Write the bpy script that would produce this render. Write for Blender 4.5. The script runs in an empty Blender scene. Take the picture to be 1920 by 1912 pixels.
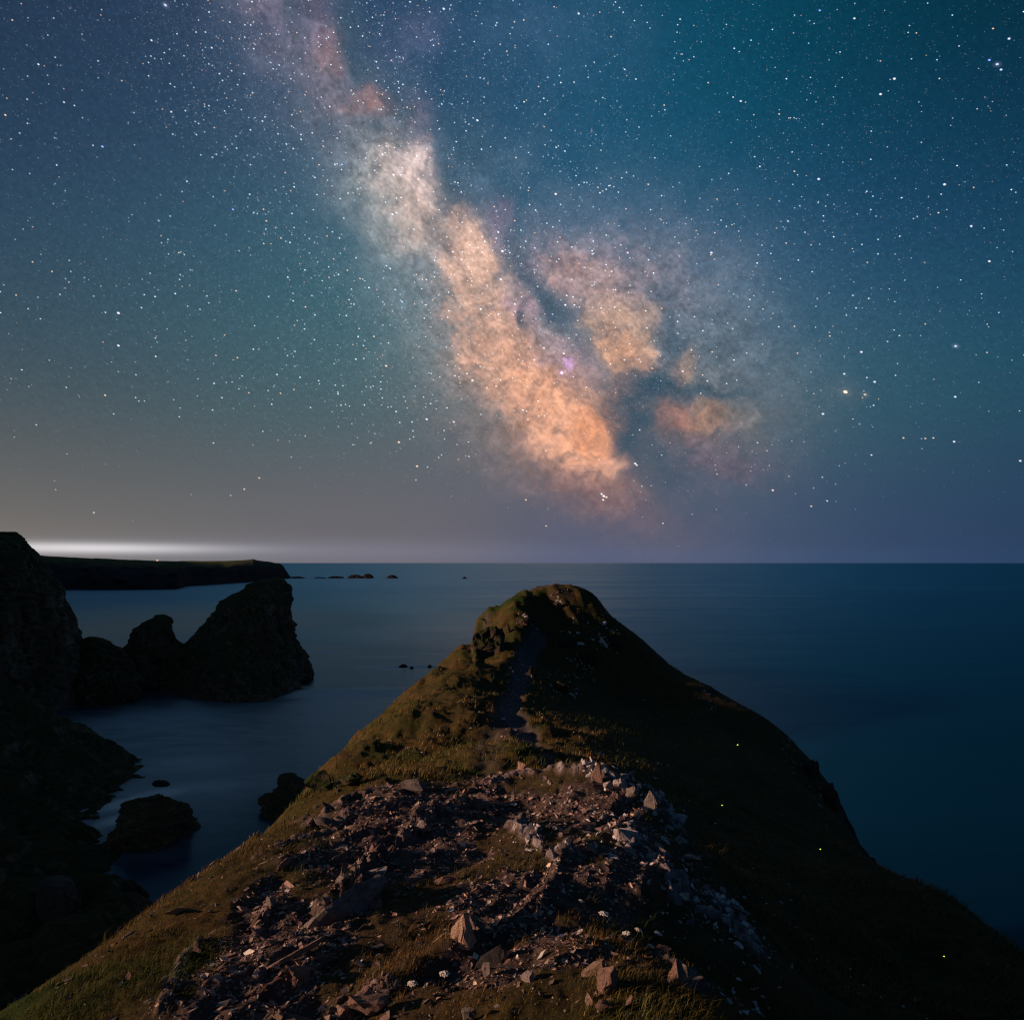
import bpy, bmesh, math, random
import numpy as np
from mathutils import Vector, Matrix

# ------------------------------------------------------------------ camera, world, light, exposure
SC = bpy.context.scene
COL = SC.collection
F, CX, HY = 1410.0, 960.0, 1055.0        # focal length, centre column and horizon row of the 1920 px photograph
SEA = -40.0                              # sea level; the camera stands at the origin, 40 m above it
R_SKY = 150000.0

cam_d = bpy.data.cameras.new('camera')
cam_d.lens = 36.0 * F / 1920.0
cam_d.shift_y = (HY - 956.0) / 1920.0
cam_d.clip_start = 0.05
cam_d.clip_end = 500000.0
cam = bpy.data.objects.new('camera', cam_d)
cam.rotation_euler = (math.pi / 2, 0, 0)
COL.objects.link(cam)
SC.camera = cam

SUN_TO = Vector((-1.0, -0.26, 0.265)).normalized()     # low warm light from the left, a little behind the camera
SUN_EL = math.asin(SUN_TO.z)
world = bpy.data.worlds.new('World')
SC.world = world
world.use_nodes = True
wn = world.node_tree.nodes
wn.clear()
w_out = wn.new('ShaderNodeOutputWorld')
w_bg = wn.new('ShaderNodeBackground')
w_sky = wn.new('ShaderNodeTexSky')
w_sky.sky_type = 'NISHITA'
w_sky.sun_disc = False
w_sky.sun_elevation = SUN_EL
w_sky.sun_rotation = math.atan2(SUN_TO.x, SUN_TO.y)
w_bg.inputs['Strength'].default_value = 0.002
world.node_tree.links.new(w_sky.outputs['Color'], w_bg.inputs['Color'])
world.node_tree.links.new(w_bg.outputs['Background'], w_out.inputs['Surface'])

sun_d = bpy.data.lights.new('moonlight', 'SUN')
sun_d.energy = 5.0
sun_d.color = (1.0, 0.60, 0.38)
sun_d.angle = math.radians(2.6)
sun = bpy.data.objects.new('moonlight', sun_d)
sun.rotation_euler = SUN_TO.to_track_quat('Z', 'Y').to_euler()
COL.objects.link(sun)

SC.view_settings.view_transform = 'Standard'
SC.view_settings.look = 'None'
SC.view_settings.exposure = 0.0
SC.view_settings.gamma = 1.0
SC.view_settings.use_curve_mapping = False
SC.render.engine = 'CYCLES'
SC.cycles.use_denoising = True
SC.cycles.transparent_max_bounces = 12
SC.cycles.max_bounces = 5
SC.cycles.caustics_reflective = False
SC.cycles.caustics_refractive = False
SC.cycles.sample_clamp_indirect = 2.0
SC.cycles.use_adaptive_sampling = False
SC.cycles.pixel_filter_type = 'BLACKMAN_HARRIS'
SC.cycles.filter_width = 1.3

rng = np.random.default_rng(7)
random.seed(7)

# ------------------------------------------------------------------ helpers
def lin(r, g, b):
    c = np.array([r, g, b], float) / 255.0
    return np.where(c <= 0.04045, c / 12.92, ((c + 0.055) / 1.055) ** 2.4)

def smooth(a, b, x):
    t = np.clip((x - a) / (b - a), 0, 1)
    return t * t * (3 - 2 * t)

def _hash(ix, iy, iz, seed):
    h = (ix.astype(np.int64) * 374761393 + iy.astype(np.int64) * 668265263 + iz.astype(np.int64) * 2147483647 + seed * 1274126177) & 0xFFFFFFFF
    h = ((h ^ (h >> 13)) * 1274126177) & 0xFFFFFFFF
    h = (h ^ (h >> 16)) & 0xFFFFFFFF
    return h.astype(np.float64) / 4294967295.0

def noise3(x, y, z, seed=0):
    x, y, z = np.broadcast_arrays(np.asarray(x, float), np.asarray(y, float), np.asarray(z, float))
    xi, yi, zi = np.floor(x), np.floor(y), np.floor(z)
    fx, fy, fz = x - xi, y - yi, z - zi
    u, v, w = (t * t * t * (t * (t * 6 - 15) + 10) for t in (fx, fy, fz))
    xi, yi, zi = xi.astype(np.int64), yi.astype(np.int64), zi.astype(np.int64)
    def g(a, b, c): return _hash(xi + a, yi + b, zi + c, seed)
    x00 = g(0, 0, 0) * (1 - u) + g(1, 0, 0) * u
    x10 = g(0, 1, 0) * (1 - u) + g(1, 1, 0) * u
    x01 = g(0, 0, 1) * (1 - u) + g(1, 0, 1) * u
    x11 = g(0, 1, 1) * (1 - u) + g(1, 1, 1) * u
    return ((x00 * (1 - v) + x10 * v) * (1 - w) + (x01 * (1 - v) + x11 * v) * w) * 2 - 1

def noise2(x, y, seed=0):
    x, y = np.broadcast_arrays(np.asarray(x, float), np.asarray(y, float))
    xi, yi = np.floor(x), np.floor(y)
    fx, fy = x - xi, y - yi
    u, v = (t * t * t * (t * (t * 6 - 15) + 10) for t in (fx, fy))
    xi, yi = xi.astype(np.int64), yi.astype(np.int64)
    zi = np.zeros_like(xi)
    def g(a, b): return _hash(xi + a, yi + b, zi, seed)
    return ((g(0, 0) * (1 - u) + g(1, 0) * u) * (1 - v) + (g(0, 1) * (1 - u) + g(1, 1) * u) * v) * 2 - 1

def fbm2(x, y, octv=4, seed=0, gain=0.5):
    s, a, f = 0.0, 1.0, 1.0
    for k in range(octv):
        s = s + a * noise2(x * f + 13.7 * k, y * f - 7.3 * k, seed + k)
        a *= gain; f *= 2.03
    return s

def fbm3(x, y, z, octv=4, seed=0, gain=0.5):
    s, a, f = 0.0, 1.0, 1.0
    for k in range(octv):
        s = s + a * noise3(x * f + 13.7 * k, y * f - 7.3 * k, z * f + 3.1 * k, seed + k)
        a *= gain; f *= 2.03
    return s

def ridged2(x, y, octv=4, seed=0):
    s, a, f = 0.0, 1.0, 1.0
    for k in range(octv):
        s = s + a * (1 - np.abs(noise2(x * f + 5.1 * k, y * f + 9.7 * k, seed + k)) * 2)
        a *= 0.5; f *= 2.03
    return s

def mesh_np(name, verts, faces, mat=None, smooth_sh=False, color=None, floats=None, parent=None, link=True):
    """faces: (n, 3) or (n, 4) int array"""
    verts = np.asarray(verts, np.float32); faces = np.asarray(faces, np.int32)
    me = bpy.data.meshes.new(name)
    me.vertices.add(len(verts)); me.vertices.foreach_set('co', verts.ravel())
    n, k = faces.shape
    me.loops.add(n * k); me.loops.foreach_set('vertex_index', faces.ravel())
    me.polygons.add(n)
    me.polygons.foreach_set('loop_start', np.arange(0, n * k, k, dtype=np.int32))
    me.polygons.foreach_set('loop_total', np.full(n, k, np.int32))
    me.polygons.foreach_set('use_smooth', np.full(n, smooth_sh, bool))
    me.update(calc_edges=True)
    if color is not None:
        at = me.color_attributes.new('tint', 'FLOAT_COLOR', 'POINT')
        c4 = np.ones((len(verts), 4), np.float32); c4[:, :3] = color
        at.data.foreach_set('color', c4.ravel())
    for key, arr in (floats or {}).items():
        at = me.attributes.new(key, 'FLOAT', 'POINT')
        at.data.foreach_set('value', np.asarray(arr, np.float32).ravel())
    if mat: me.materials.append(mat)
    if not link: return me
    ob = bpy.data.objects.new(name, me)
    COL.objects.link(ob)
    if parent: ob.parent = parent
    return ob

def grid_faces(nr, nc, wrap=False):
    r = np.arange(nr - 1)[:, None]
    c = np.arange(nc if wrap else nc - 1)[None, :]
    c2 = (c + 1) % nc
    return np.stack([r * nc + c, r * nc + c2, (r + 1) * nc + c2, (r + 1) * nc + c], -1).reshape(-1, 4)

def tag(o, label=None, cat=None, group=None, kind=None):
    for k, v in (('label', label), ('category', cat), ('group', group), ('kind', kind)):
        if v: o[k] = v
    return o

def at(px, py, Y):
    """world point on the line of sight through photograph pixel (px, py), Y metres ahead"""
    return Vector(((px - CX) / F * Y, Y, (HY - py) / F * Y))

def direction(px, py):
    v = np.array([(px - CX) / F, 1.0, (HY - py) / F]); return v / np.linalg.norm(v)

# ------------------------------------------------------------------ materials
class NT:
    def __init__(s, name):
        s.m = bpy.data.materials.new(name); s.m.use_nodes = True
        s.t = s.m.node_tree; s.t.nodes.clear()
        s.out = s.t.nodes.new('ShaderNodeOutputMaterial')
    def n(s, typ, **kw):
        nd = s.t.nodes.new(typ)
        for k, v in kw.items(): setattr(nd, k, v)
        return nd
    def l(s, a, b): s.t.links.new(a, b)
    def val(s, sock, v): sock.default_value = v
    def noise(s, scale, detail=4, rough=0.55, vec=None, dim='3D'):
        nd = s.n('ShaderNodeTexNoise'); nd.inputs['Scale'].default_value = scale
        nd.inputs['Detail'].default_value = detail; nd.inputs['Roughness'].default_value = rough
        if vec is not None: s.l(vec, nd.inputs['Vector'])
        return nd.outputs['Fac']
    def ramp(s, fac, stops):
        nd = s.n('ShaderNodeValToRGB'); s.l(fac, nd.inputs['Fac'])
        e = nd.color_ramp.elements
        while len(e) < len(stops): e.new(0.5)
        for k, (p, c) in enumerate(stops):
            e[k].position = p; e[k].color = (*c, 1) if len(c) == 3 else c
        return nd.outputs['Color']
    def mix(s, fac, a, b, mode='MIX'):
        nd = s.n('ShaderNodeMix', data_type='RGBA', blend_type=mode)
        for sock, v in ((nd.inputs[0], fac), (nd.inputs[6], a), (nd.inputs[7], b)):
            if isinstance(v, bpy.types.NodeSocket): s.l(v, sock)
            elif isinstance(v, (int, float)): sock.default_value = v
            else: sock.default_value = (*v, 1)
        return nd.outputs[2]
    def attr(s, name, out='Fac'):
        nd = s.n('ShaderNodeAttribute'); nd.attribute_name = name
        return nd.outputs[out]
    def math(s, op, a, b=0.0, clamp=False):
        nd = s.n('ShaderNodeMath', operation=op); nd.use_clamp = clamp
        for sock, v in ((nd.inputs[0], a), (nd.inputs[1], b)):
            if isinstance(v, bpy.types.NodeSocket): s.l(v, sock)
            else: sock.default_value = v
        return nd.outputs[0]
    def bsdf(s, color, rough=0.9, spec=0.2, bump=None, bump_dist=0.02, bump_strength=1.0):
        p = s.n('ShaderNodeBsdfPrincipled')
        if isinstance(color, bpy.types.NodeSocket): s.l(color, p.inputs['Base Color'])
        else: p.inputs['Base Color'].default_value = (*color, 1)
        if isinstance(rough, bpy.types.NodeSocket): s.l(rough, p.inputs['Roughness'])
        else: p.inputs['Roughness'].default_value = rough
        p.inputs['Specular IOR Level'].default_value = spec
        if bump is not None:
            b = s.n('ShaderNodeBump'); b.inputs['Distance'].default_value = bump_dist
            b.inputs['Strength'].default_value = bump_strength
            s.l(bump, b.inputs['Height']); s.l(b.outputs['Normal'], p.inputs['Normal'])
        s.l(p.outputs['BSDF'], s.out.inputs['Surface'])
        return p
    def pos(s):
        return s.n('ShaderNodeNewGeometry').outputs['Position']
    def obj(s):
        return s.n('ShaderNodeTexCoord').outputs['Object']

def mat_rock(name, dark, light, scale, bump_scale, bump_dist, top=None):
    t = NT(name); p = t.pos()
    c = t.ramp(t.noise(scale, 6, 0.6, p), [(0.3, dark), (0.7, light)])
    c = t.mix(0.5, c, t.ramp(t.noise(scale * 6, 4, 0.6, p), [(0.3, (0.5, 0.5, 0.5)), (0.7, (1.5, 1.45, 1.4))]), 'MULTIPLY')
    if top is not None:      # grass and lichen on what faces up
        nz = t.n('ShaderNodeSeparateXYZ'); t.l(t.n('ShaderNodeNewGeometry').outputs['Normal'], nz.inputs[0])
        f = t.math('ADD', nz.outputs['Z'], t.math('MULTIPLY', t.noise(scale * 2, 4, 0.6, p), 0.7))
        f = t.ramp(f, [(0.75, (0, 0, 0)), (1.0, (1, 1, 1))])
        c = t.mix(f, c, top)
    t.bsdf(c, 0.92, 0.15, t.noise(bump_scale, 8, 0.65, p), bump_dist)
    return t.m

M = {}
M['cliff'] = mat_rock('dark_cliff_rock', (0.11, 0.070, 0.045), (0.34, 0.22, 0.15), 0.12, 0.5, 1.2, (0.055, 0.058, 0.022))
M['stack'] = mat_rock('sea_stack_rock', (0.10, 0.065, 0.044), (0.32, 0.21, 0.15), 0.15, 0.6, 0.8, (0.06, 0.062, 0.022))
M['skerry'] = mat_rock('skerry_rock', (0.008, 0.008, 0.009), (0.02, 0.018, 0.018), 0.3, 0.8, 0.4)
M['pale_boulder'] = mat_rock('pale_boulder_rock', (0.05, 0.045, 0.04), (0.10, 0.09, 0.08), 0.4, 1.5, 0.15)

def mat_stone(name, a, b, bump=0.004):
    t = NT(name); p = t.obj()
    info = t.n('ShaderNodeObjectInfo')
    v = t.n('ShaderNodeVectorMath', operation='ADD'); t.l(p, v.inputs[0])
    cmb = t.n('ShaderNodeCombineXYZ'); t.l(t.math('MULTIPLY', info.outputs['Random'], 37.0), cmb.inputs[0]); t.l(cmb.outputs[0], v.inputs[1])
    c = t.ramp(t.noise(2.2, 6, 0.62, v.outputs[0]), [(0.28, a), (0.72, b)])
    c = t.mix(1.0, c, t.ramp(info.outputs['Random'], [(0.0, (0.42, 0.40, 0.42)), (0.5, (0.85, 0.82, 0.80)), (1.0, (1.15, 1.08, 1.05))]), 'MULTIPLY')
    c = t.mix(0.8, c, t.ramp(t.noise(14, 5, 0.6, v.outputs[0]), [(0.32, (0.45, 0.42, 0.42)), (0.62, (1.25, 1.22, 1.2))]), 'MULTIPLY')
    t.bsdf(c, 0.85, 0.25, t.noise(9, 6, 0.65, v.outputs[0]), bump * 6)
    return t.m
M['crag'] = mat_rock('crag_rock', (0.025, 0.020, 0.018), (0.09, 0.07, 0.065), 1.2, 3.0, 0.15, (0.022, 0.038, 0.008))
M['stone_pink'] = mat_stone('pinkish_stone', (0.22, 0.14, 0.125), (0.50, 0.35, 0.31))
M['stone_grey'] = mat_stone('grey_stone', (0.20, 0.18, 0.185), (0.45, 0.41, 0.41))
M['stone_pale'] = mat_stone('pale_stone', (0.34, 0.32, 0.35), (0.64, 0.61, 0.67))
M['stone_buff'] = mat_stone('buff_stone', (0.42, 0.30, 0.23), (0.60, 0.46, 0.37))
M['stone_dark'] = mat_stone('dark_slate', (0.035, 0.036, 0.045), (0.09, 0.09, 0.105))

def mat_tint(name, rough=0.85, spec=0.2, var=0.0, transl=0.0):
    t = NT(name)
    c = t.attr('tint', 'Color')
    if var: c = t.mix(var, c, t.ramp(t.noise(60, 3, 0.6, t.pos()), [(0.3, (0.5, 0.5, 0.5)), (0.7, (1.4, 1.4, 1.4))]), 'MULTIPLY')
    t.bsdf(c, rough, spec)
    return t.m
M['chips'] = mat_tint('shale_chips', 0.75, 0.3, 0.6)
M['grass'] = mat_tint('grass_blades', 0.8, 0.1)
M['petal'] = NT('white_petals').m
def _petal():
    t = NT('white_flower'); t.bsdf((0.58, 0.57, 0.54), 0.8, 0.1); return t.m
M['petal'] = _petal()
def _stem():
    t = NT('flower_stem'); t.bsdf((0.06, 0.06, 0.02), 0.8, 0.1); return t.m
M['stem'] = _stem()
def mat_emit(name, col, strength):
    t = NT(name); e = t.n('ShaderNodeEmission'); e.inputs['Color'].default_value = (*col, 1); e.inputs['Strength'].default_value = strength
    t.l(e.outputs[0], t.out.inputs['Surface']); return t.m

def _ground():
    t = NT('headland_ground'); p = t.pos()
    soil = t.ramp(t.noise(7, 8, 0.7, p), [(0.3, (0.045, 0.033, 0.031)), (0.55, (0.12, 0.088, 0.083)), (0.8, (0.22, 0.17, 0.16))])
    turf = t.ramp(t.noise(0.9, 6, 0.65, p), [(0.25, (0.030, 0.040, 0.012)), (0.45, (0.060, 0.050, 0.018)), (0.6, (0.085, 0.056, 0.022)), (0.78, (0.092, 0.052, 0.026))])
    turf = t.mix(0.9, turf, t.ramp(t.noise(6, 6, 0.7, p), [(0.3, (0.45, 0.45, 0.45)), (0.7, (1.4, 1.4, 1.35))]), 'MULTIPLY')
    lush = t.attr('lush')
    turf = t.mix(lush, turf, (0.022, 0.045, 0.008))
    c = t.mix(t.attr('turf'), soil, turf)
    c = t.mix(t.attr('path'), c, t.ramp(t.noise(5, 7, 0.7, p), [(0.3, (0.05, 0.043, 0.048)), (0.7, (0.15, 0.125, 0.14))]))
    c = t.mix(t.attr('rock'), c, t.ramp(t.noise(1.8, 7, 0.7, p), [(0.3, (0.02, 0.017, 0.017)), (0.7, (0.09, 0.07, 0.068))]))
    rp = t.mix(t.attr('ribpale'), t.ramp(t.noise(16, 7, 0.7, p), [(0.3, (0.08, 0.057, 0.053)), (0.55, (0.24, 0.17, 0.16)), (0.75, (0.42, 0.31, 0.285))]), t.ramp(t.noise(16, 7, 0.72, p), [(0.34, (0.04, 0.038, 0.045)), (0.50, (0.34, 0.32, 0.35)), (0.66, (0.68, 0.65, 0.70))]))
    c = t.mix(t.attr('rib'), c, rp)
    h = t.math('ADD', t.noise(9, 9, 0.72, p), t.math('MULTIPLY', t.noise(45, 5, 0.7, p), 0.25))
    t.bsdf(c, 0.95, 0.1, h, 0.06)
    return t.m
M['ground'] = _ground()

# ------------------------------------------------------------------ sky: dome with the night sky's own light
BASE = [  # photograph column, row, colour of the sky there (stars left out)
    (0, 0, 26, 40, 60), (240, 0, 34, 52, 80), (480, 0, 52, 64, 92), (720, 0, 28, 60, 92), (960, 0, 30, 70, 106), (1200, 0, 12, 76, 102), (1440, 0, 1, 64, 82), (1700, 0, 2, 40, 52), (1920, 0, 2, 22, 30),
    (0, 250, 34, 56, 82), (240, 250, 44, 70, 100), (480, 250, 54, 80, 110), (720, 130, 30, 64, 94), (950, 250, 30, 84, 118), (1200, 250, 20, 88, 118), (1440, 250, 8, 80, 106), (1700, 250, 16, 66, 96), (1920, 250, 8, 44, 62),
    (0, 500, 46, 70, 92), (240, 500, 50, 80, 104), (480, 500, 54, 96, 114), (620, 525, 56, 108, 116), (1440, 500, 44, 84, 124), (1700, 480, 28, 70, 112), (1920, 500, 16, 58, 92),
    (0, 700, 64, 82, 90), (240, 700, 66, 88, 96), (480, 700, 72, 100, 106), (1440, 700, 68, 106, 116), (1650, 700, 52, 100, 108), (1920, 700, 22, 74, 90),
    (0, 850, 86, 91, 93), (300, 850, 86, 94, 98), (700, 850, 86, 98, 104), (1200, 850, 74, 94, 110), (1500, 850, 64, 84, 104), (1920, 850, 38, 66, 92),
    (0, 960, 112, 106, 101), (300, 960, 108, 105, 106), (700, 960, 106, 100, 106), (1200, 960, 82, 84, 108), (1600, 960, 54, 68, 102), (1920, 960, 36, 52, 84),
    (0, 1030, 132, 122, 116), (300, 1030, 120, 113, 116), (700, 1035, 118, 108, 118), (1200, 1035, 88, 90, 120), (1600, 1035, 58, 76, 112), (1920, 1035, 40, 62, 96),
]
def sky_colour(D):
    """D: (n, 3) unit directions; the colour of the night sky along them"""
    n = len(D)
    # base by normalised gaussian weights around the samples
    W = np.zeros(n); C = np.zeros((n, 3))
    S = [(direction(x, y), lin(r, g, b)) for x, y, r, g, b in BASE]
    def ae(az, el): a, e = math.radians(az), math.radians(el); return np.array([math.sin(a) * math.cos(e), math.cos(a) * math.cos(e), math.sin(e)])
    for az in range(-180, 180, 30):
        S.append((ae(az, 62), lin(24, 44, 66)))
        if abs(az) >= 60:
            wl = 0.5 - 0.5 * math.sin(math.radians(az))
            S.append((ae(az, 2), lin(40 + 90 * wl, 60 + 60 * wl, 92 + 16 * wl)))
            S.append((ae(az, 14), lin(34 + 46 * wl, 62 + 26 * wl, 90 + 6 * wl)))
            S.append((ae(az, 32), lin(20 + 26 * wl, 48 + 24 * wl, 70 + 20 * wl)))
    S.append((ae(0, 88), lin(20, 38, 60)))
    el = np.arcsin(np.clip(D[:, 2], -1, 1))
    for d, c in S:
        cosd = D @ d
        hz = math.radians(6.5)
        e0 = math.asin(d[2])
        sg = 6.5 if e0 > 0.12 else 4.5
        ang2 = 2 * (1 - cosd)
        # finer in elevation near the horizon than in azimuth
        de = (el - e0)
        k = ang2 / (2 * math.radians(7.5) ** 2) + (de ** 2) / (2 * math.radians(sg if e0 > 0.12 else 3.2) ** 2) * 0.5
        w = np.exp(-k) + 1e-12 / (ang2 + 0.01) ** 4
        W += w; C += w[:, None] * c
    C /= W[:, None]
    # milky way clouds
    warp = [fbm3(D[:, 0] * 9, D[:, 1] * 9, D[:, 2] * 9, 4, 11 + 20 * k, 0.6) for k in range(3)]
    Dw = D + 0.011 * np.stack(warp, -1)
    warp2 = [fbm3(D[:, 0] * 45, D[:, 1] * 45, D[:, 2] * 45, 3, 111 + 20 * k, 0.6) for k in range(3)]
    Dw += 0.0045 * np.stack(warp2, -1)
    Dw /= np.linalg.norm(Dw, axis=1)[:, None]
    def blob(px, py, sa, sb, ang, p=2.0, warped=True):
        """elliptical cloud; sa, sb along and across the image angle (degrees, clockwise from right)"""
        d = direction(px + 13, py - 9)
        up = np.array([0, 0, 1.0]); rt = np.cross(d, up); rt /= np.linalg.norm(rt); up = np.cross(rt, d)
        DD = Dw if warped else D
        z = DD @ d; z = np.where(z > 0.05, z, 0.05)
        c2 = d[1]                                      # picture stretch away from the centre
        x = (DD @ rt) / z * F / c2 ** 1.6; y = -(DD @ up) / z * F / c2 ** 1.6
        a = math.radians(ang)
        u = (x * math.cos(a) + y * math.sin(a)) / sa; v = (-x * math.sin(a) + y * math.cos(a)) / sb
        r = np.sqrt(u * u + v * v)
        return np.exp(-0.5 * r ** p) * (DD @ d > 0.3)
    tex = fbm3(D[:, 0] * 28, D[:, 1] * 28, D[:, 2] * 28, 5, 301, 0.66)
    tex2 = fbm3(Dw[:, 0] * 70, Dw[:, 1] * 70, Dw[:, 2] * 70, 4, 401, 0.6)
    # very wide soft glow of the band
    for px, py, sa, sb, ang, col, amp in [
        (640, 260, 300, 110, 55, (0.8, 0.95, 1.15), 0.022), (1000, 600, 330, 170, 45, (0.9, 1.0, 1.1), 0.026), (1270, 520, 190, 100, 25, (0.9, 1.0, 1.25), 0.030),
        (1000, 70, 150, 70, 10, (0.55, 0.75, 1.2), 0.026), (820, 620, 130, 90, 60, (0.85, 1.0, 1.1), 0.03)]:
        C += blob(px, py, sa, sb, ang)[:, None] * np.array(col) * amp * (1 + 0.35 * tex[:, None])
    OR, PK, WH, LV = (243, 178, 146), (228, 184, 164), (244, 216, 210), (98, 108, 132)
    clouds = [
        (560, 110, 150, 70, 52, (112, 114, 136), .42, 2.2), (1280, 740, 130, 100, 40, (112, 114, 118), .42, 2.2), (500, 20, 110, 60, 50, (100, 102, 124), .38, 2.4), (610, 200, 110, 55, 50, (112, 112, 128), .40, 2.2), (690, 300, 110, 60, 55, (104, 118, 130), .32, 2.2),
        (700, 410, 130, 66, 62, (136, 148, 154), .42, 2.2), (830, 560, 130, 80, 66, (128, 138, 146), .42, 2.2), (900, 720, 140, 80, 50, (134, 130, 128), .40, 2.2),
        (1040, 880, 150, 60, 30, (150, 116, 106), .45, 2.2), (1120, 930, 70, 34, 20, (140, 100, 100), .35, 2.2), (1180, 540, 140, 84, 30, (132, 130, 146), .45, 2.2), (1290, 600, 120, 80, 35, (104, 122, 136), .45, 2.2), (1320, 770, 120, 60, 20, (118, 116, 118), .35, 2.2),
        (870, 500, 64, 40, 80, PK, .80, 3), (905, 600, 100, 52, 70, (208, 170, 152), .76, 2.4), (862, 480, 38, 28, 80, (240, 196, 174), .55, 2.6),
        (960, 700, 115, 64, 50, (212, 162, 138), .72, 2.4), (1050, 790, 112, 60, 42, OR, .86, 2.8), (1105, 812, 44, 44, 60, (238, 160, 118), .75, 3), (1010, 730, 66, 44, 44, (226, 166, 134), .45, 2.2),
        (755, 370, 78, 50, 62, (218, 196, 188), .80, 2.6), (768, 335, 42, 34, 70, WH, .90, 3), (785, 410, 42, 28, 50, (214, 182, 166), .55, 2.4), (700, 385, 60, 50, 60, (160, 162, 160), .35, 2.2),
        (688, 204, 36, 18, 8, (170, 128, 124), .56, 3), (640, 212, 34, 16, 0, (160, 126, 124), .42, 2.4), (606, 118, 30, 28, 40, (164, 130, 132), .52, 2.6), (590, 165, 50, 36, 60, (130, 116, 130), .35, 2), (470, 20, 50, 26, 50, (134, 120, 142), .34, 2.2), (575, 40, 46, 26, 60, (110, 94, 116), .35, 2),
        (775, 235, 26, 40, 0, (128, 118, 138), .42, 2.4), (800, 285, 13, 9, 0, (176, 150, 150), .45, 2.4), (765, 60, 44, 34, 0, (104, 108, 142), .32, 2), (850, 330, 60, 30, 40, (88, 112, 136), .30, 2), (930, 330, 50, 30, 0, (86, 112, 134), .3, 2),
        (930, 435, 22, 26, 0, (140, 122, 144), .50, 2.4), (975, 510, 32, 28, 0, (142, 130, 146), .50, 2), (965, 576, 34, 13, 18, (206, 166, 176), .60, 2.6), (985, 620, 30, 14, 40, (170, 140, 150), .40, 2),
        (1045, 690, 46, 24, 20, (152, 134, 156), .38, 2), (1052, 698, 8, 5, 0, (255, 196, 255), .80, 2), (1010, 640, 40, 30, 40, (128, 136, 152), .35, 2),
        (1140, 620, 74, 46, 62, (200, 164, 142), .72, 3), (1155, 668, 40, 28, 40, (220, 162, 130), .62, 2.8), (1190, 600, 30, 26, 90, (180, 148, 128), .40, 2.6), (1090, 530, 84, 44, 28, (182, 152, 150), .70, 2.8),
        (1180, 520, 80, 42, 20, (148, 134, 142), .46, 2), (1055, 505, 30, 26, 0, (176, 140, 136), .35, 2.6), (1150, 740, 30, 22, 40, (152, 116, 106), .45, 2),
        (1265, 705, 22, 28, 30, (170, 138, 118), .52, 2.6), (1245, 790, 44, 28, 30, (166, 118, 104), .60, 2.4), (1318, 788, 32, 25, 0, (172, 132, 108), .60, 2.6), (1380, 800, 30, 26, 0, (132, 122, 116), .35, 2),
        (1340, 870, 76, 38, 20, (116, 92, 106), .42, 2)]
    texm = np.clip(0.98 + 0.20 * tex + 0.22 * tex2, 0.25, 1.35)
    detail = fbm3(Dw[:, 0] * 38, Dw[:, 1] * 38, Dw[:, 2] * 38, 5, 331, 0.68)
    fine = fbm3(Dw[:, 0] * 120, Dw[:, 1] * 120, Dw[:, 2] * 120, 3, 351, 0.7)
    cover = np.zeros(n)
    for ci, (px, py, sa, sb, ang, col, amp, p) in enumerate(clouds):
        b_ = blob(px, py, sa, sb, ang, p)
        a_ = amp * b_ * texm * 0.95 if ci < 13 else amp * (0.62 * b_ * texm + 0.42 * smooth(0.12, 0.95, b_ * (1 + 0.5 * tex2) + 0.30 * detail * np.minimum(b_ * 3, 1)))
        a_ = np.clip(a_ * 1.12, 0, 0.97)
        C = C * (1 - a_[:, None]) + lin(*col) * a_[:, None]
        cover = 1 - (1 - cover) * (1 - a_)
    C *= (1 + (0.13 * tex2 + 0.16 * fine + 0.10 * detail) * np.minimum(cover * 1.3, 1))[:, None]
    # dust lanes in front of the clouds
    base_d = lin(46, 78, 98)
    dust = np.zeros(n)
    for px, py, sa, sb, ang, amp, p in [
        (965, 605, 30, 8, 110, .75, 2.5), (1190, 730, 26, 34, 0, .72, 2.6), (1165, 800, 60, 26, 78, .80, 2.8), (1215, 870, 70, 40, 60, .55, 2.4), (1320, 745, 60, 9, 5, .6, 2.6), (1230, 740, 40, 22, 10, .6, 2.4),
        (1030, 590, 46, 16, 60, .55, 2.4), (1000, 545, 50, 12, 40, .5, 2.4), (1075, 740, 70, 14, 42, .38, 2.4), (955, 480, 60, 18, 80, .5, 2.4), (815, 450, 44, 14, 50, .55, 2.4), (840, 380, 50, 22, 80, .5, 2.4),
        (745, 245, 40, 24, 20, .55, 2.6), (700, 260, 40, 14, 20, .45, 2.4), (735, 300, 26, 9, 60, .4, 2.4), (640, 60, 50, 26, 70, .40, 2.4), (520, 40, 12, 26, 0, .35, 2), (660, 140, 60, 22, 50, .45, 2.4),
        (1220, 560, 24, 14, 30, .45, 2.4), (1160, 545, 16, 10, 0, .4, 2.4), (1245, 640, 40, 18, 80, .5, 2.4), (1330, 600, 30, 7, 20, .35, 2.4), (855, 505, 10, 20, 30, .12, 2), (880, 535, 14, 8, 140, .35, 2.4), (875, 300, 60, 30, 60, .35, 2)]:
        dust = 1 - (1 - dust) * (1 - amp * blob(px, py, sa, sb, ang, p))
    vein = np.clip(1 - np.abs(fbm3(Dw[:, 0] * 16, Dw[:, 1] * 16, Dw[:, 2] * 16, 4, 501, 0.55)) * 2.4, 0, 1) ** 2
    band = cover ** 2
    dust = 1 - (1 - dust) * (1 - 0.26 * vein * band)
    C = C * (1 - dust[:, None]) + np.minimum(C, base_d) * dust[:, None] * 1.0
    # light pollution lying along the horizon on the left
    az = np.degrees(np.arctan2(D[:, 0], D[:, 1])); eld = np.degrees(el)
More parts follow.
